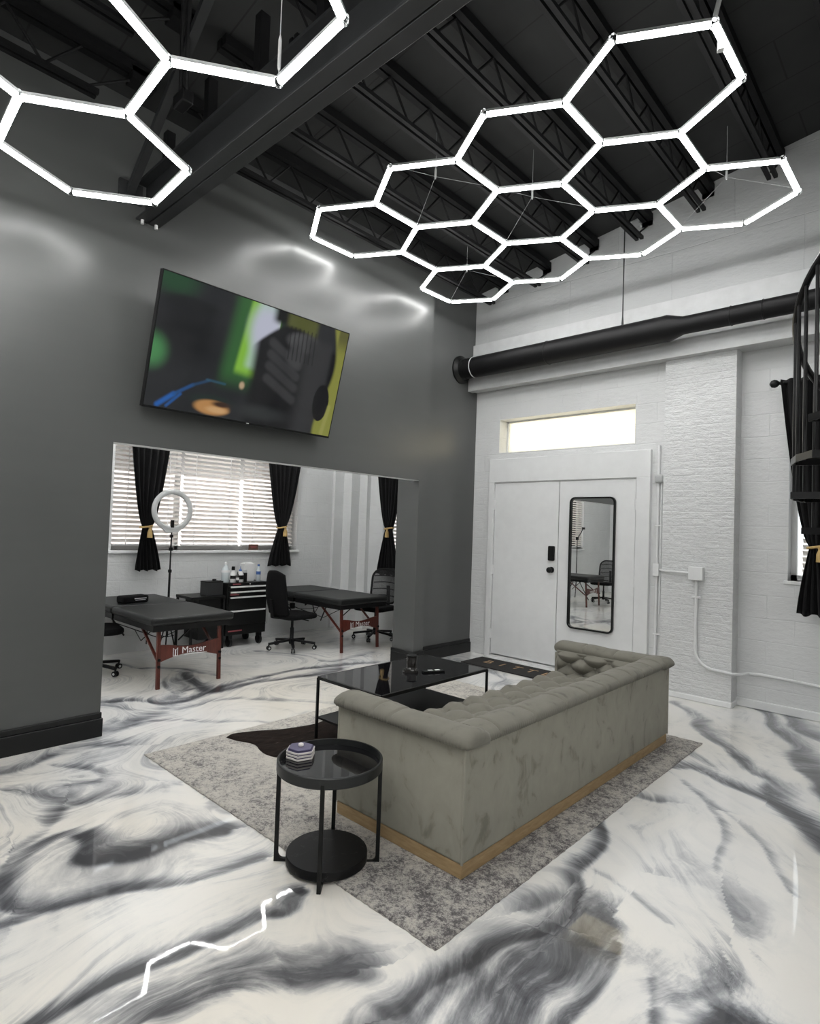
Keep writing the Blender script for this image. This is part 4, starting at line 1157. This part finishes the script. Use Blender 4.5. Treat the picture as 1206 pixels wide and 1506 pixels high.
# ------------------------------------------------------------------ curtains
def curtain(label, axis, pos, a, z0, z1, wt, wm, wb, zt, seed, front, group='black tied curtains', rings=False, shift=0.0, bshift=0.0):
    """front: direction into the room; a: centre along the wall"""
    t = thing('curtain', label, 'curtain', (pos, a, z0) if axis == 'x' else (a, pos, z0), 0, group)
    rng = random.Random(seed); n = 6; ph = rng.random() * 6
    H = z1 - z0; ft = (zt - z0) / H
    def prof(v):
        if v < ft: q = v / ft; return wb + (wm - wb) * (q ** 1.25), bshift * (1 - q)
        q = (v - ft) / (1 - ft); return wm + (wt - wm) * (q ** .62), shift * q
    def f(u, v):
        w, sh = prof(v); dep = .030 * (.5 + .5 * w / wt)
        x = (u - .5) * w + sh + .006 * math.sin(6 * u + 3 * v + ph)
        y = dep * math.sin(2 * PI * n * u + ph + 1.2 * math.sin(2 * v)) * (1 if abs(v - ft) > .02 else .8) + .012 * math.sin(9 * u + ph)
        y += .025 * (1 - ((u - .5) * 2) ** 2) * math.exp(-((v - ft) / .08) ** 2)
        z = v * H + (.012 * math.sin(2 * PI * n * u * .5 + ph) if v == 0 else 0)
        return (front * y, x, z) if axis == 'x' else (x, front * y, z)
    m = MB(); m.grid(f, 90, 46); o = m.build('cloth', 'black_curtain', t, 180)
    s = o.modifiers.new('solid', 'SOLIDIFY'); s.thickness = .004
    pts = []
    for k in range(28):
        an = 2 * PI * k / 28; x = math.cos(an) * (wm / 2 + .012); y = math.sin(an) * .062; zz = ft * H + .012 * math.cos(an)
        pts.append((front * y, x, zz) if axis == 'x' else (x, front * y, zz))
    m = MB(); m.tube(pts, .011, 8, True); r = m.build('tieback', 'gold_rope', t)
    M = Matrix.Translation((front * .062, .02, ft * H) if axis == 'x' else (.02, front * .062, ft * H))
    m = MB(); m.lathe([(.030, -.125), (.027, -.06), (.014, -.025), (.018, -.012), (.010, .0)], n=14, M=M); m.build('tassel', 'gold_rope', r)
    return t
def rod(label, axis, pos, a0, a1, z, ends):
    t = thing('curtain_rod', label, 'curtain rod', (pos, a0, z) if axis == 'x' else (a0, pos, z), 0)
    L = a1 - a0; mk = (lambda s: (0, s, 0)) if axis == 'x' else (lambda s: (s, 0, 0))
    m = MB(); m.tube([mk(0), mk(L)], .0125, 10); m.build('rod', 'black_satin', t)
    Mr = basis((0, 0, 1), (0, 1, 0), (1, 0, 0), (0, 0, 0)) if axis == 'y' else basis((0, 0, 1), (1, 0, 0), (0, 1, 0), (0, 0, 0))
    for e in ends:
        s = 0 if e == 0 else L; sg = -1 if e == 0 else 1
        m = MB(); m.lathe([(.014, 0), (.020, sg * .008), (.012, sg * .016), (.030, sg * .035), (.036, sg * .055), (.030, sg * .078), (.010, sg * .092)], n=16, M=Matrix.Translation(mk(s)) @ Mr); m.build('finial', 'black_satin', t)
    for s in (.07, L - .07):
        m = MB(); p = Vector(mk(s)); q = p + (Vector((-.13, 0, 0)) if axis == 'x' else Vector((0, .13, 0))); m.tube([p, q], .007, 8); m.build('bracket', 'black_satin', t)
    return t
rod('long black curtain rod above the wide workroom window', 'x', -6.75, 2.62, 5.08, 2.66, (0, 1))
curtain('black curtain left of the ring light, tied with gold cord', 'x', -6.75, 2.865, .93, 2.645, .50, .105, .30, 1.43, 1, 1, shift=.015, bshift=.03)
curtain('black curtain behind the office chair, tied with gold cord', 'x', -6.75, 4.70, .945, 2.645, .60, .105, .37, 1.47, 2, 1)
rod('short black curtain rod above the window beside the grey pier', 'y', 5.93, -6.25, -4.85, 2.66, (0, 1))
curtain('black curtain next to the grey pier above the mesh chair', 'y', 5.93, -5.90, .84, 2.645, .58, .12, .40, 1.50, 3, -1)
rod('black curtain rod with round finial behind the spiral staircase', 'y', 5.86, -1.105, .75, 2.875, (0, 1))
curtain('long black curtain hanging behind the spiral staircase', 'y', 5.86, -.825, .90, 2.90, .56, .13, .36, 1.47, 4, -1, bshift=.03)
curtain('black curtain at the far end of the window behind the staircase', 'y', 5.86, .40, .90, 2.90, .55, .13, .42, 1.47, 6, -1)

# ------------------------------------------------------------------ spiral staircase
def make_stair():
    R = .75; r = Vector((.733, .680, 0)); n = Vector((.680, -.733, 0))
    t = thing('spiral_staircase', 'black metal spiral staircase at the right edge of the photo', 'staircase', (-.615 + (R + .145) * .733, 3.50 + (R + .145) * .680, 0))
    def P(phi, rad, z): return -r * (rad * math.cos(phi)) + n * (rad * math.sin(phi)) + Vector((0, 0, z))
    step = .45; rise = .195
    m = MB(); m.lathe([(.05, 0), (.05, 4.6)], n=20); m.build('centre_pole', 'black_metal', t)
    m = MB(); m.lathe([(.16, 0), (.16, .012), (.06, .02)], n=24); m.build('base_plate', 'black_metal', t)
    zr = lambda phi: 1.99 + (phi + .33) * rise / step
    for k in range(-9, 10):
        p0 = k * step - .55; z = 1.985 + k * rise
        m = MB(); N = 3
        pts = [P(p0 - .03, .05, 0), P(p0 - .03, R, 0), P(p0 + step * .5, R * 1.0, 0), P(p0 + step + .03, R, 0), P(p0 + step + .03, .05, 0)]
        vs = [p + Vector((0, 0, zz)) for zz in (z - .006, z) for p in pts]; q = len(pts)
        m.add(vs, [tuple(range(q))[::-1], tuple(range(q, 2 * q))] + [(i, (i + 1) % q, q + (i + 1) % q, q + i) for i in range(q)])
        o = m.build('tread', 'black_metal', t, 0)
        f = MB()
        for a, b in zip(pts, pts[1:]): f.bar(a + Vector((0, 0, z - .022)), b + Vector((0, 0, z - .022)), .006, .038)
        f.build('tread_edge', 'black_metal', o, 0)
        for e in (.0, .15, .30):
            ph = p0 + e * 1.0 + .03
            m = MB(); a = P(ph, R - .012, z - .04); b = P(ph, R - .012, zr(ph) + .865); m.tube([a, b], .0095, 8); m.build('baluster', 'black_metal', t)
    pts = [P(-4.0 + .1 * i, R - .012, zr(-4.0 + .1 * i) + .87) for i in range(86)]
    m = MB(); m.tube(pts, .019, 10); m.build('handrail', 'black_metal', t)
make_stair()

# ------------------------------------------------------------------ massage tables
def make_massage():
    t = thing('massage_table', 'x', 'massage table', (0, 0, 0), 0, 'black massage tables in the workroom')
    # local: table runs along -x from the board end at x = 0, width along y
    L, Wd, zt, ht = 1.84, .80, .645, .075
    for a, b in ((-.925, .0), (-L, -.932)):
        m = MB(); m.box((a, -Wd / 2, zt - ht), (b, Wd / 2, zt)); m.build('cushion', 'leatherette', t, 40, .028, 4)
        m = MB(); f = .02
        m.box((a + .02, -Wd / 2 + .02, zt - ht - .05), (b - .02, -Wd / 2 + .04, zt - ht)); m.box((a + .02, Wd / 2 - .04, zt - ht - .05), (b - .02, Wd / 2 - .02, zt - ht))
        m.box((a + .02, -Wd / 2 + .02, zt - ht - .05), (a + .04, Wd / 2 - .02, zt - ht)); m.box((b - .04, -Wd / 2 + .02, zt - ht - .05), (b - .02, Wd / 2 - .02, zt - ht)); m.build('under_frame', 'black_plastic', t, 0)
    for sx, xx in ((-.10, 1), (-L + .10, -1)):
        for sy in (-.295, .295):
            m = MB(); m.bar((sx, sy, zt - ht - .01), (sx + .03 * xx, sy, .0), .034, .026, (1, 0, 0)); lg = m.build('leg', 'mahogany', t, 0, .003)
            m = MB(); m.lathe([(.014, 0), (.014, .03)], n=10, M=basis((0, 0, 1), (0, 1, 0), (1, 0, 0), (sx + .01, sy, .20))); m.lathe([(.014, 0), (.014, .03)], n=10, M=basis((0, 0, 1), (0, 1, 0), (1, 0, 0), (sx + .01, sy, .26))); m.build('leg_knob', 'black_plastic', lg)
            m = MB(); m.lathe([(.018, zt - ht - .035), (.012, zt - ht - .01)], c=(sx + .02 * xx, sy, 0), n=10); m.build('leg_bracket', 'silver', lg)
            m = MB(); m.bar((sx - .01 * xx, sy * .98, .25), (sx - .42 * xx, sy * .98, zt - ht - .03), .022, .016); m.build('brace', 'mahogany' if sx > -.5 else 'black_plastic', t, 0)
            m = MB(); m.bar((sx - .30 * xx, sy * .9, zt - ht - .02), (sx - .55 * xx, sy * .55, .30), .012); m.build('strut', 'black_plastic', t, 0)
        # arched end board
        N = 14; top = [(-.29 + .58 * k / N, .372 + .018 * math.cos(2 * PI * (k / N)) ) for k in range(N + 1)]
        bot = [(.29 - .58 * k / N, .235 + .055 * math.sin(PI * k / N)) for k in range(N + 1)]
        m = MB(); m.prism(top + bot, -.008, .008, basis((0, 1, 0), (0, 0, 1), (1, 0, 0), (sx + .018 * xx, 0, 0))); bd = m.build('end_board', 'mahogany', t, 0)
        if sx > -.5:
            X0 = sx + .0265
            text_mesh('board_lettering', 'Master', .085, 'white_print', bd, basis((0, 1, 0), (0, 0, 1), (1, 0, 0), (X0, .035, .318)), .0006)
            m = MB()
            for y0, y1, z0, z1 in ((-.165, -.160, .275, .350), (-.125, -.120, .275, .350), (-.165, -.12, .275, .280), (-.148, -.138, .28, .335), (-.06, .165, .277, .281)): m.box((X0 - .0005, y0, z0), (X0 + .001, y1, z1))
            m.bar((X0, -.143, .325), (X0, -.158, .345), .006, .0015); m.bar((X0, -.143, .325), (X0, -.127, .345), .006, .0015)
            m.build('board_emblem', 'white_print', bd, 0)
    m = MB(); m.tube([(-.65, -.28, .45), (-.92, -.1, .28), (-1.2, .28, .45)], .005, 6); m.tube([(-.65, .28, .45), (-.92, .1, .28), (-1.2, -.28, .45)], .005, 6); m.build('tension_cable', 'black_plastic', t)
    return t
mt1 = make_massage()
mt1.location = (-5.12, 2.665, 0); mt1['label'] = 'black massage table nearest the grey wall with a dark red end board'
mt2 = dup(mt1, (-5.28, 4.94, 0), 0, 'black massage table farther back, between the two black swivel chairs')
mt3 = dup(mt1, (-5.55, .0, 0), 0, 'third black massage table, reflected in the tall door mirror')
t = thing('bolster_case', 'small black padded case lying on the nearest massage table', 'case', (-6.25, 2.55, .645), math.radians(8))
m = MB(); m.box((-.07, -.14, 0), (.07, .14, .075)); m.build('case', 'black_fabric', t, 40, .02, 3)
m = MB(); m.box((.0702, -.02, .042), (.0712, .11, .050)); m.box((.0702, -.01, .028), (.0712, .10, .033)); m.build('printed_lines', 'white_print', t, 0)

# ------------------------------------------------------------------ swivel chairs
def chair_base(t, zs):
    m = MB(); m.lathe([(.03, .06), (.035, .09), (.030, .12), (.024, .13), (.024, .25), (.016, .26), (.016, zs - .05)], n=16); m.build('gas_lift', 'black_plastic', t)
    for k in range(5):
        a = 2 * PI * k / 5 + .35; d = Vector((math.cos(a), math.sin(a), 0))
        m = MB(); m.bar(d * .02 + Vector((0, 0, .105)), d * .29 + Vector((0, 0, .075)), .035, .026); arm = m.build('base_arm', 'black_plastic', t, 0, .004)
        for s in (-.014, .014):
            p = d * .285; ax = Vector((-d.y, d.x, 0))
            m = MB(); m.lathe([(.008, -.008), (.026, -.007), (.026, .007), (.008, .008)], n=16, M=basis(d, Vector((0, 0, 1)), ax, p + ax * s + Vector((0, 0, .026)))); w = m.build('caster_wheel', 'black_plastic', arm)
            m = MB(); m.lathe([(.012, -.0095), (.012, .0095)], n=12, M=basis(d, Vector((0, 0, 1)), ax, p + ax * s + Vector((0, 0, .026)))); m.build('wheel_hub', 'grey_plastic', arm)
        m = MB(); m.tube([d * .285 + Vector((0, 0, .045)), d * .285 + Vector((0, 0, .08))], .009, 8); m.build('caster_stem', 'black_plastic', arm)
def sculpt(fn, thick, nu, nv):
    m = MB(); m.grid(lambda u, v: fn(u, v), nu, nv); return m
def make_solid_chair():
    t = thing('swivel_chair', 'black fabric swivel chair with solid back, beside the tool chest', 'chair', (0, 0, 0), 0, 'black swivel chairs')
    chair_base(t, .42)          # faces local +x
    m = MB(); pts = [(x + .02, y) for x, y in rrect(.47, .47, .12, 6)]; m.prism(pts, .375, .43); m.build('seat', 'black_fabric', t, 40, .022, 3)
    m = MB(); 
    def bk(u, v):
        w = .40 * (1 - .35 * max(0, v - .45) ** 1.4 * 1.6) * (1 - .12 * (1 - v)); y = (u - .5) * w
        return (-.225 - .06 * v + .05 * math.cos((u - .5) * PI) * -1 + .03 - .02 * math.sin(v * PI), y, .44 + .52 * v - .05 * ((u - .5) * 2) ** 2 * v)
    m.grid(bk, 20, 20); o = m.build('backrest', 'black_fabric', t, 180); s = o.modifiers.new('solid', 'SOLIDIFY'); s.thickness = .045; s.offset = 0
    m = MB(); m.bar((-.1, 0, .37), (-.30, 0, .40), .05, .012); m.bar((-.30, 0, .40), (-.325, 0, .62), .05, .012); m.build('back_bracket', 'black_plastic', t, 0)
    m = MB(); m.tube([(.02, -.1, .37), (.04, -.26, .365)], .006, 8); m.build('lever', 'black_plastic', t)
    return t
def make_mesh_chair():
    t = thing('mesh_chair', 'x', 'chair', (0, 0, 0), 0, 'black mesh back swivel chairs')
    chair_base(t, .44)
    m = MB(); pts = [(x + .02, y) for x, y in rrect(.47, .48, .12, 6)]; m.prism(pts, .39, .45); m.build('seat', 'black_fabric', t, 40, .022, 3)
    out = rrect(.44, .46, .13, 8); n = len(out)
    def bend(x, y, d=0): return (-.245 - .06 * (y / .46) + .05 * (x / .22) ** 2 - d, x, .70 + y)
    m = MB(); m.tube([bend(x, y) for x, y in out], .015, 8, True); m.build('back_frame', 'black_plastic', t)
    m = MB()
    def f(u, v):
        a = 2 * PI * u; k = int(u * n) % n; x, y = out[k]; return bend(x * v, y * v)
    m.grid(f, n, 6); m.build('back_mesh', 'mesh_fabric', t, 180)
    for y in (-.14, -.05, .04, .13):
        m = MB(); m.tube([bend(x, y + .012 * math.cos(x * 9), .008) for x in [-.2 + .04 * i for i in range(11)]], .007, 6); m.build('back_slat', 'black_plastic', t)
    m = MB(); m.bar((-.1, 0, .38), (-.30, 0, .41), .06, .014); m.bar((-.30, 0, .41), (-.285, 0, .70), .05, .014); m.build('back_bracket', 'black_plastic', t, 0)
    return t
c1 = make_solid_chair(); c1.location = (-5.93, 4.34, 0); c1.rotation_euler = (0, 0, math.radians(92))
c2 = make_mesh_chair(); c2.location = (-5.78, 5.60, 0); c2.rotation_euler = (0, 0, math.radians(-80)); c2['label'] = 'black mesh back chair between the farther massage table and curtain'
c3 = dup(c2, (-6.12, 2.13, 0), math.radians(80), 'black swivel chair half hidden behind the grey wall edge at left')
c4 = dup(c2, (-5.85, -1.0, 0), math.radians(95), 'black mesh back chair reflected in the tall door mirror')

# ------------------------------------------------------------------ rolling tool chest
def make_chest():
    x0, x1, y0, y1 = -6.82, -6.40, 3.73, 4.285
    t = thing('tool_chest', 'black rolling tool chest with four silver drawer handles under the window', 'tool chest', (x1, (y0 + y1) / 2, 0))
    w = (y1 - y0) / 2; d = x1 - x0
    m = MB(); m.box((-d, -w, .14), (-.02, w, .775)); m.build('body', 'black_satin', t, 0, .006)
    zs = [(.735, .68), (.672, .615), (.607, .45), (.442, .265)]
    for a, b in zs:
        m = MB(); m.box((-.02, -w + .012, b), (.0, w - .012, a)); dr = m.build('drawer', 'black_satin', t, 0, .004)
        m = MB(); m.box((.0, -w + .03, a - .018), (.016, w - .03, a + .001)); m.build('handle', 'silver', dr, 0, .004)
    m = MB(); m.box((.0005, -w + .03, .628), (.0015, -w + .15, .638)); m.box((.0005, -w + .03, .641), (.0015, -w + .12, .648)); m.build('red_label', 'red_print', t, 0)
    m = MB(); m.box((-.0195, -w + .07, .752), (-.0185, -w + .18, .765)); m.build('red_label', 'red_print', t, 0)
    m = MB(); m.box((-.018, -w + .03, .185), (-.016, -.06, .20)); m.build('red_strip', 'red_print', t, 0)
    for x in (-.06, -d + .06):
        for y in (-w + .07, w - .07):
            m = MB(); m.lathe([(.02, -.018), (.055, -.016), (.055, .016), (.02, .018)], n=20, M=basis((1, 0, 0), (0, 0, 1), (0, 1, 0), (x, y, .055))); m.box((x - .03, y - .024, .07), (x + .03, y + .024, .14)); m.build('caster', 'black_plastic', t)
    m = MB(); m.tube([(-.05, w, .70), (-.05, w + .035, .70), (-.05, w + .035, .24), (-.05, w, .24)], .010, 8); m.build('side_handle', 'grey_plastic', t)
    m = MB(); m.lathe([(.008, 0), (.008, .006)], n=10, M=basis((0, 1, 0), (0, 0, 1), (1, 0, 0), (-.02, .03, .757))); m.build('lock', 'silver', t)
make_chest()
ZC = .775
def bottle(name, label, cat, x, y, prof, body_mat, cap=None, band=None, z=ZC, group=None):
    t = thing(name, label, cat, (x, y, z), 0, group)
    m = MB(); m.lathe(prof, n=20); m.build('body', body_mat, t)
    if cap: m = MB(); m.lathe(cap[0], n=14); m.build('cap', cap[1], t)
    if band: m = MB(); m.lathe(band[0], n=20); m.build('label', band[1], t)
G = 'bottles on the tool chest'
bottle('wash_bottle', 'tall clear bottle with white band, leftmost on the tool chest', 'bottle', -6.56, 3.775, [(.045, 0), (.048, .01), (.048, .16), (.02, .20), (.016, .215)], 'clear_bottle', ([(.018, .215), (.018, .235), (.006, .245), (.005, .265)], 'white_plastic'), ([(.0485, .12), (.0485, .15)], 'white_plastic'), group=G)
bottle('spray_bottle', 'white bottle with black cap and dark round label on the tool chest', 'bottle', -6.50, 3.845, [(.030, 0), (.034, .01), (.034, .11), (.016, .145), (.014, .15)], 'white_plastic', ([(.018, .15), (.022, .16), (.020, .195)], 'black_plastic'), ([(.0345, .045), (.0345, .085)], 'black_plastic'), group=G)
bottle('ink_bottle', 'slim dark bottle between two white bottles on the tool chest', 'bottle', -6.46, 3.885, [(.014, 0), (.017, .006), (.017, .085), (.008, .11), (.004, .135)], 'amber_glass', None, ([(.0175, .03), (.0175, .06)], 'white_print'), group=G)
bottle('squeeze_bottle', 'white squeeze bottle with blue tip and black label on the tool chest', 'bottle', -6.50, 3.945, [(.036, 0), (.040, .01), (.040, .10), (.020, .135)], 'white_plastic', ([(.018, .135), (.018, .15), (.005, .165), (.003, .195)], 'blue_label'), ([(.0405, .035), (.0405, .085)], 'black_plastic'), group=G)
bottle('pump_bottle', 'black bottle with grey cap beside the white paper towel box', 'bottle', -6.49, 4.005, [(.024, 0), (.026, .006), (.026, .11), (.020, .115)], 'black_plastic', ([(.022, .115), (.022, .145)], 'grey_plastic'), group=G)
bottle('water_bottle', 'clear water bottle with blue label, rightmost on the tool chest', 'bottle', -6.52, 4.215, [(.026, 0), (.030, .01), (.030, .14), (.013, .185), (.012, .19)], 'clear_bottle', ([(.015, .19), (.015, .212)], 'blue_label'), ([(.0305, .085), (.0305, .125)], 'blue_label'), group=G)
t = thing('paper_towel_box', 'tall white paper towel dispenser box standing on the tool chest', 'box', (-6.60, 4.10, ZC))
m = MB(); m.box((-.06, -.068, 0), (.06, .068, .225)); m.build('box', 'white_plastic', t, 0, .006); m = MB(); m.box((-.045, -.05, .225), (.045, .05, .235)); m.build('lid', 'white_paint', t, 0, .003)

t = thing('low_table', 'low black table against the wall left of the tool chest', 'table', (-6.62, 3.50, 0))
m = MB(); m.box((-.2, -.215, .60), (.2, .215, .63)); m.build('table_top', 'black_satin', t, 0, .003)
for x in (-.18, .18):
    for y in (-.2, .2): m = MB(); m.box((x - .012, y - .012, 0), (x + .012, y + .012, .60)); m.build('leg', 'black_satin', t, 0)
m = MB(); m.box((-.19, -.1, .12), (.15, .2, .60)); m.build('cabinet', 'black_satin', t, 0, .004)
t = thing('storage_box', 'dark grey storage box left of the tool chest', 'box', (-6.55, 3.595, .63))
m = MB(); m.box((-.08, -.105, 0), (.08, .105, .155)); m.build('box', 'beam_black', t, 0, .004); m = MB(); m.box((-.082, -.107, .155), (.082, .107, .17)); m.build('lid', 'black_plastic', t, 0, .004)
m = MB(); m.lathe([(.024, .17), (.024, .19)], c=(.0, .03, 0), n=12); m.build('lid_knob', 'black_plastic', t)

# sign on the window sill
t = thing('sill_sign', 'small brown sign standing on the window sill beside the second curtain', 'sign', (-6.84, 4.33, 1.155), 0)
m = MB(); m.box((-.012, -.07, 0), (.004, .07, .075)); m.build('board', 'brown_sign', t, 0, .003)
m = MB(); m.box((.0042, -.05, .045), (.005, .05, .052)); m.box((.0042, -.04, .026), (.005, .04, .032)); m.build('printed_lines', 'red_print', t, 0)

# ------------------------------------------------------------------ ring light
t = thing('ring_light', 'white ring light on thin black stand before the workroom window', 'lamp', (-6.58, 3.085, 0))
zc, Ro = 1.625, .212
m = MB(); N = 48; n = 10
vs = []; fs = []
for i in range(N):
    a = 2 * PI * i / N
    for k in range(n):
        b = 2 * PI * k / n; rr_ = Ro + .031 * math.cos(b); vs.append((.016 * math.sin(b), rr_ * math.sin(a), zc - rr_ * math.cos(a)))
for i in range(N):
    for k in range(n): fs.append((i * n + k, i * n + (k + 1) % n, ((i + 1) % N) * n + (k + 1) % n, ((i + 1) % N) * n + k))
m.add(vs, fs); m.build('ring', 'grey_plastic', t, 180)
m = MB(); m.prism([(-.13, zc - .195), (.13, zc - .195), (.07, zc - .255), (-.07, zc - .255)], -.014, .014, basis((0, 1, 0), (0, 0, 1), (1, 0, 0), (0, 0, 0))); m.build('control_panel', 'grey_plastic', t, 0, .004)
m = MB(); m.tube([(0, 0, .40), (0, 0, 1.37)], .009, 8); m.build('pole', 'black_plastic', t)
m = MB(); m.tube([(0, 0, .18), (0, 0, .95)], .013, 8); m.build('pole_sleeve', 'black_plastic', t)
for z in (.93, 1.18, 1.33): m = MB(); m.cbox((0, 0, z), (.03, .034, .035)); m.build('clamp', 'black_plastic', t, 0, .004)
for k in range(3):
    a = 2 * PI * k / 3 - PI / 6; m = MB(); m.tube([(0, 0, .42), (math.cos(a) * .11, math.sin(a) * .11, .01)], .008, 8); m.tube([(0, 0, .18), (math.cos(a) * .08, math.sin(a) * .08, .19)], .005, 6); m.build('leg', 'black_plastic', t)
m = MB(); m.tube([(0, 0, 1.38), (0, 0, 1.44)], .006, 8); m.cbox((.005, 0, 1.47), (.025, .035, .085)); m.build('phone_holder', 'black_plastic', t, 0)
# second slim stand in the back of the workroom that shows in the mirror
t = thing('tripod_stand', 'slim black tripod stand with clamp, visible in the door mirror', 'tripod', (-6.5, -.95, 0))
m = MB(); m.tube([(0, 0, .3), (0, 0, 1.42)], .010, 8); m.build('pole', 'black_plastic', t)
m = MB(); m.tube([(0, 0, 1.42), (.12, .05, 1.56), (.17, .06, 1.66)], .010, 8); m.cbox((0, 0, 1.42), (.05, .05, .07)); m.cbox((.18, .06, 1.66), (.04, .08, .05)); m.build('clamp_arm', 'black_plastic', t, 0)
for k in range(3):
    a = 2 * PI * k / 3; m = MB(); m.tube([(0, 0, .55), (math.cos(a) * .32, math.sin(a) * .32, .012)], .009, 8); m.build('leg', 'black_plastic', t)
# wall outlet under the farther massage table
t = thing('wall_outlet', 'wall outlet with black adapter under the farther massage table', 'outlet', (-6.85, 4.98, .38))
m = MB(); m.box((0, -.04, -.06), (.008, .04, .06)); m.build('cover_plate', 'white_plastic', t, 0, .002)
m = MB(); m.box((.008, -.03, -.045), (.055, .03, .03)); m.build('adapter', 'black_plastic', t, 0, .004)
m = MB(); m.tube([(.04, .03, -.02), (.05, .12, -.06), (.05, .3, -.07), (.04, .55, -.05)], .004, 6); m.build('cord', 'black_plastic', t)
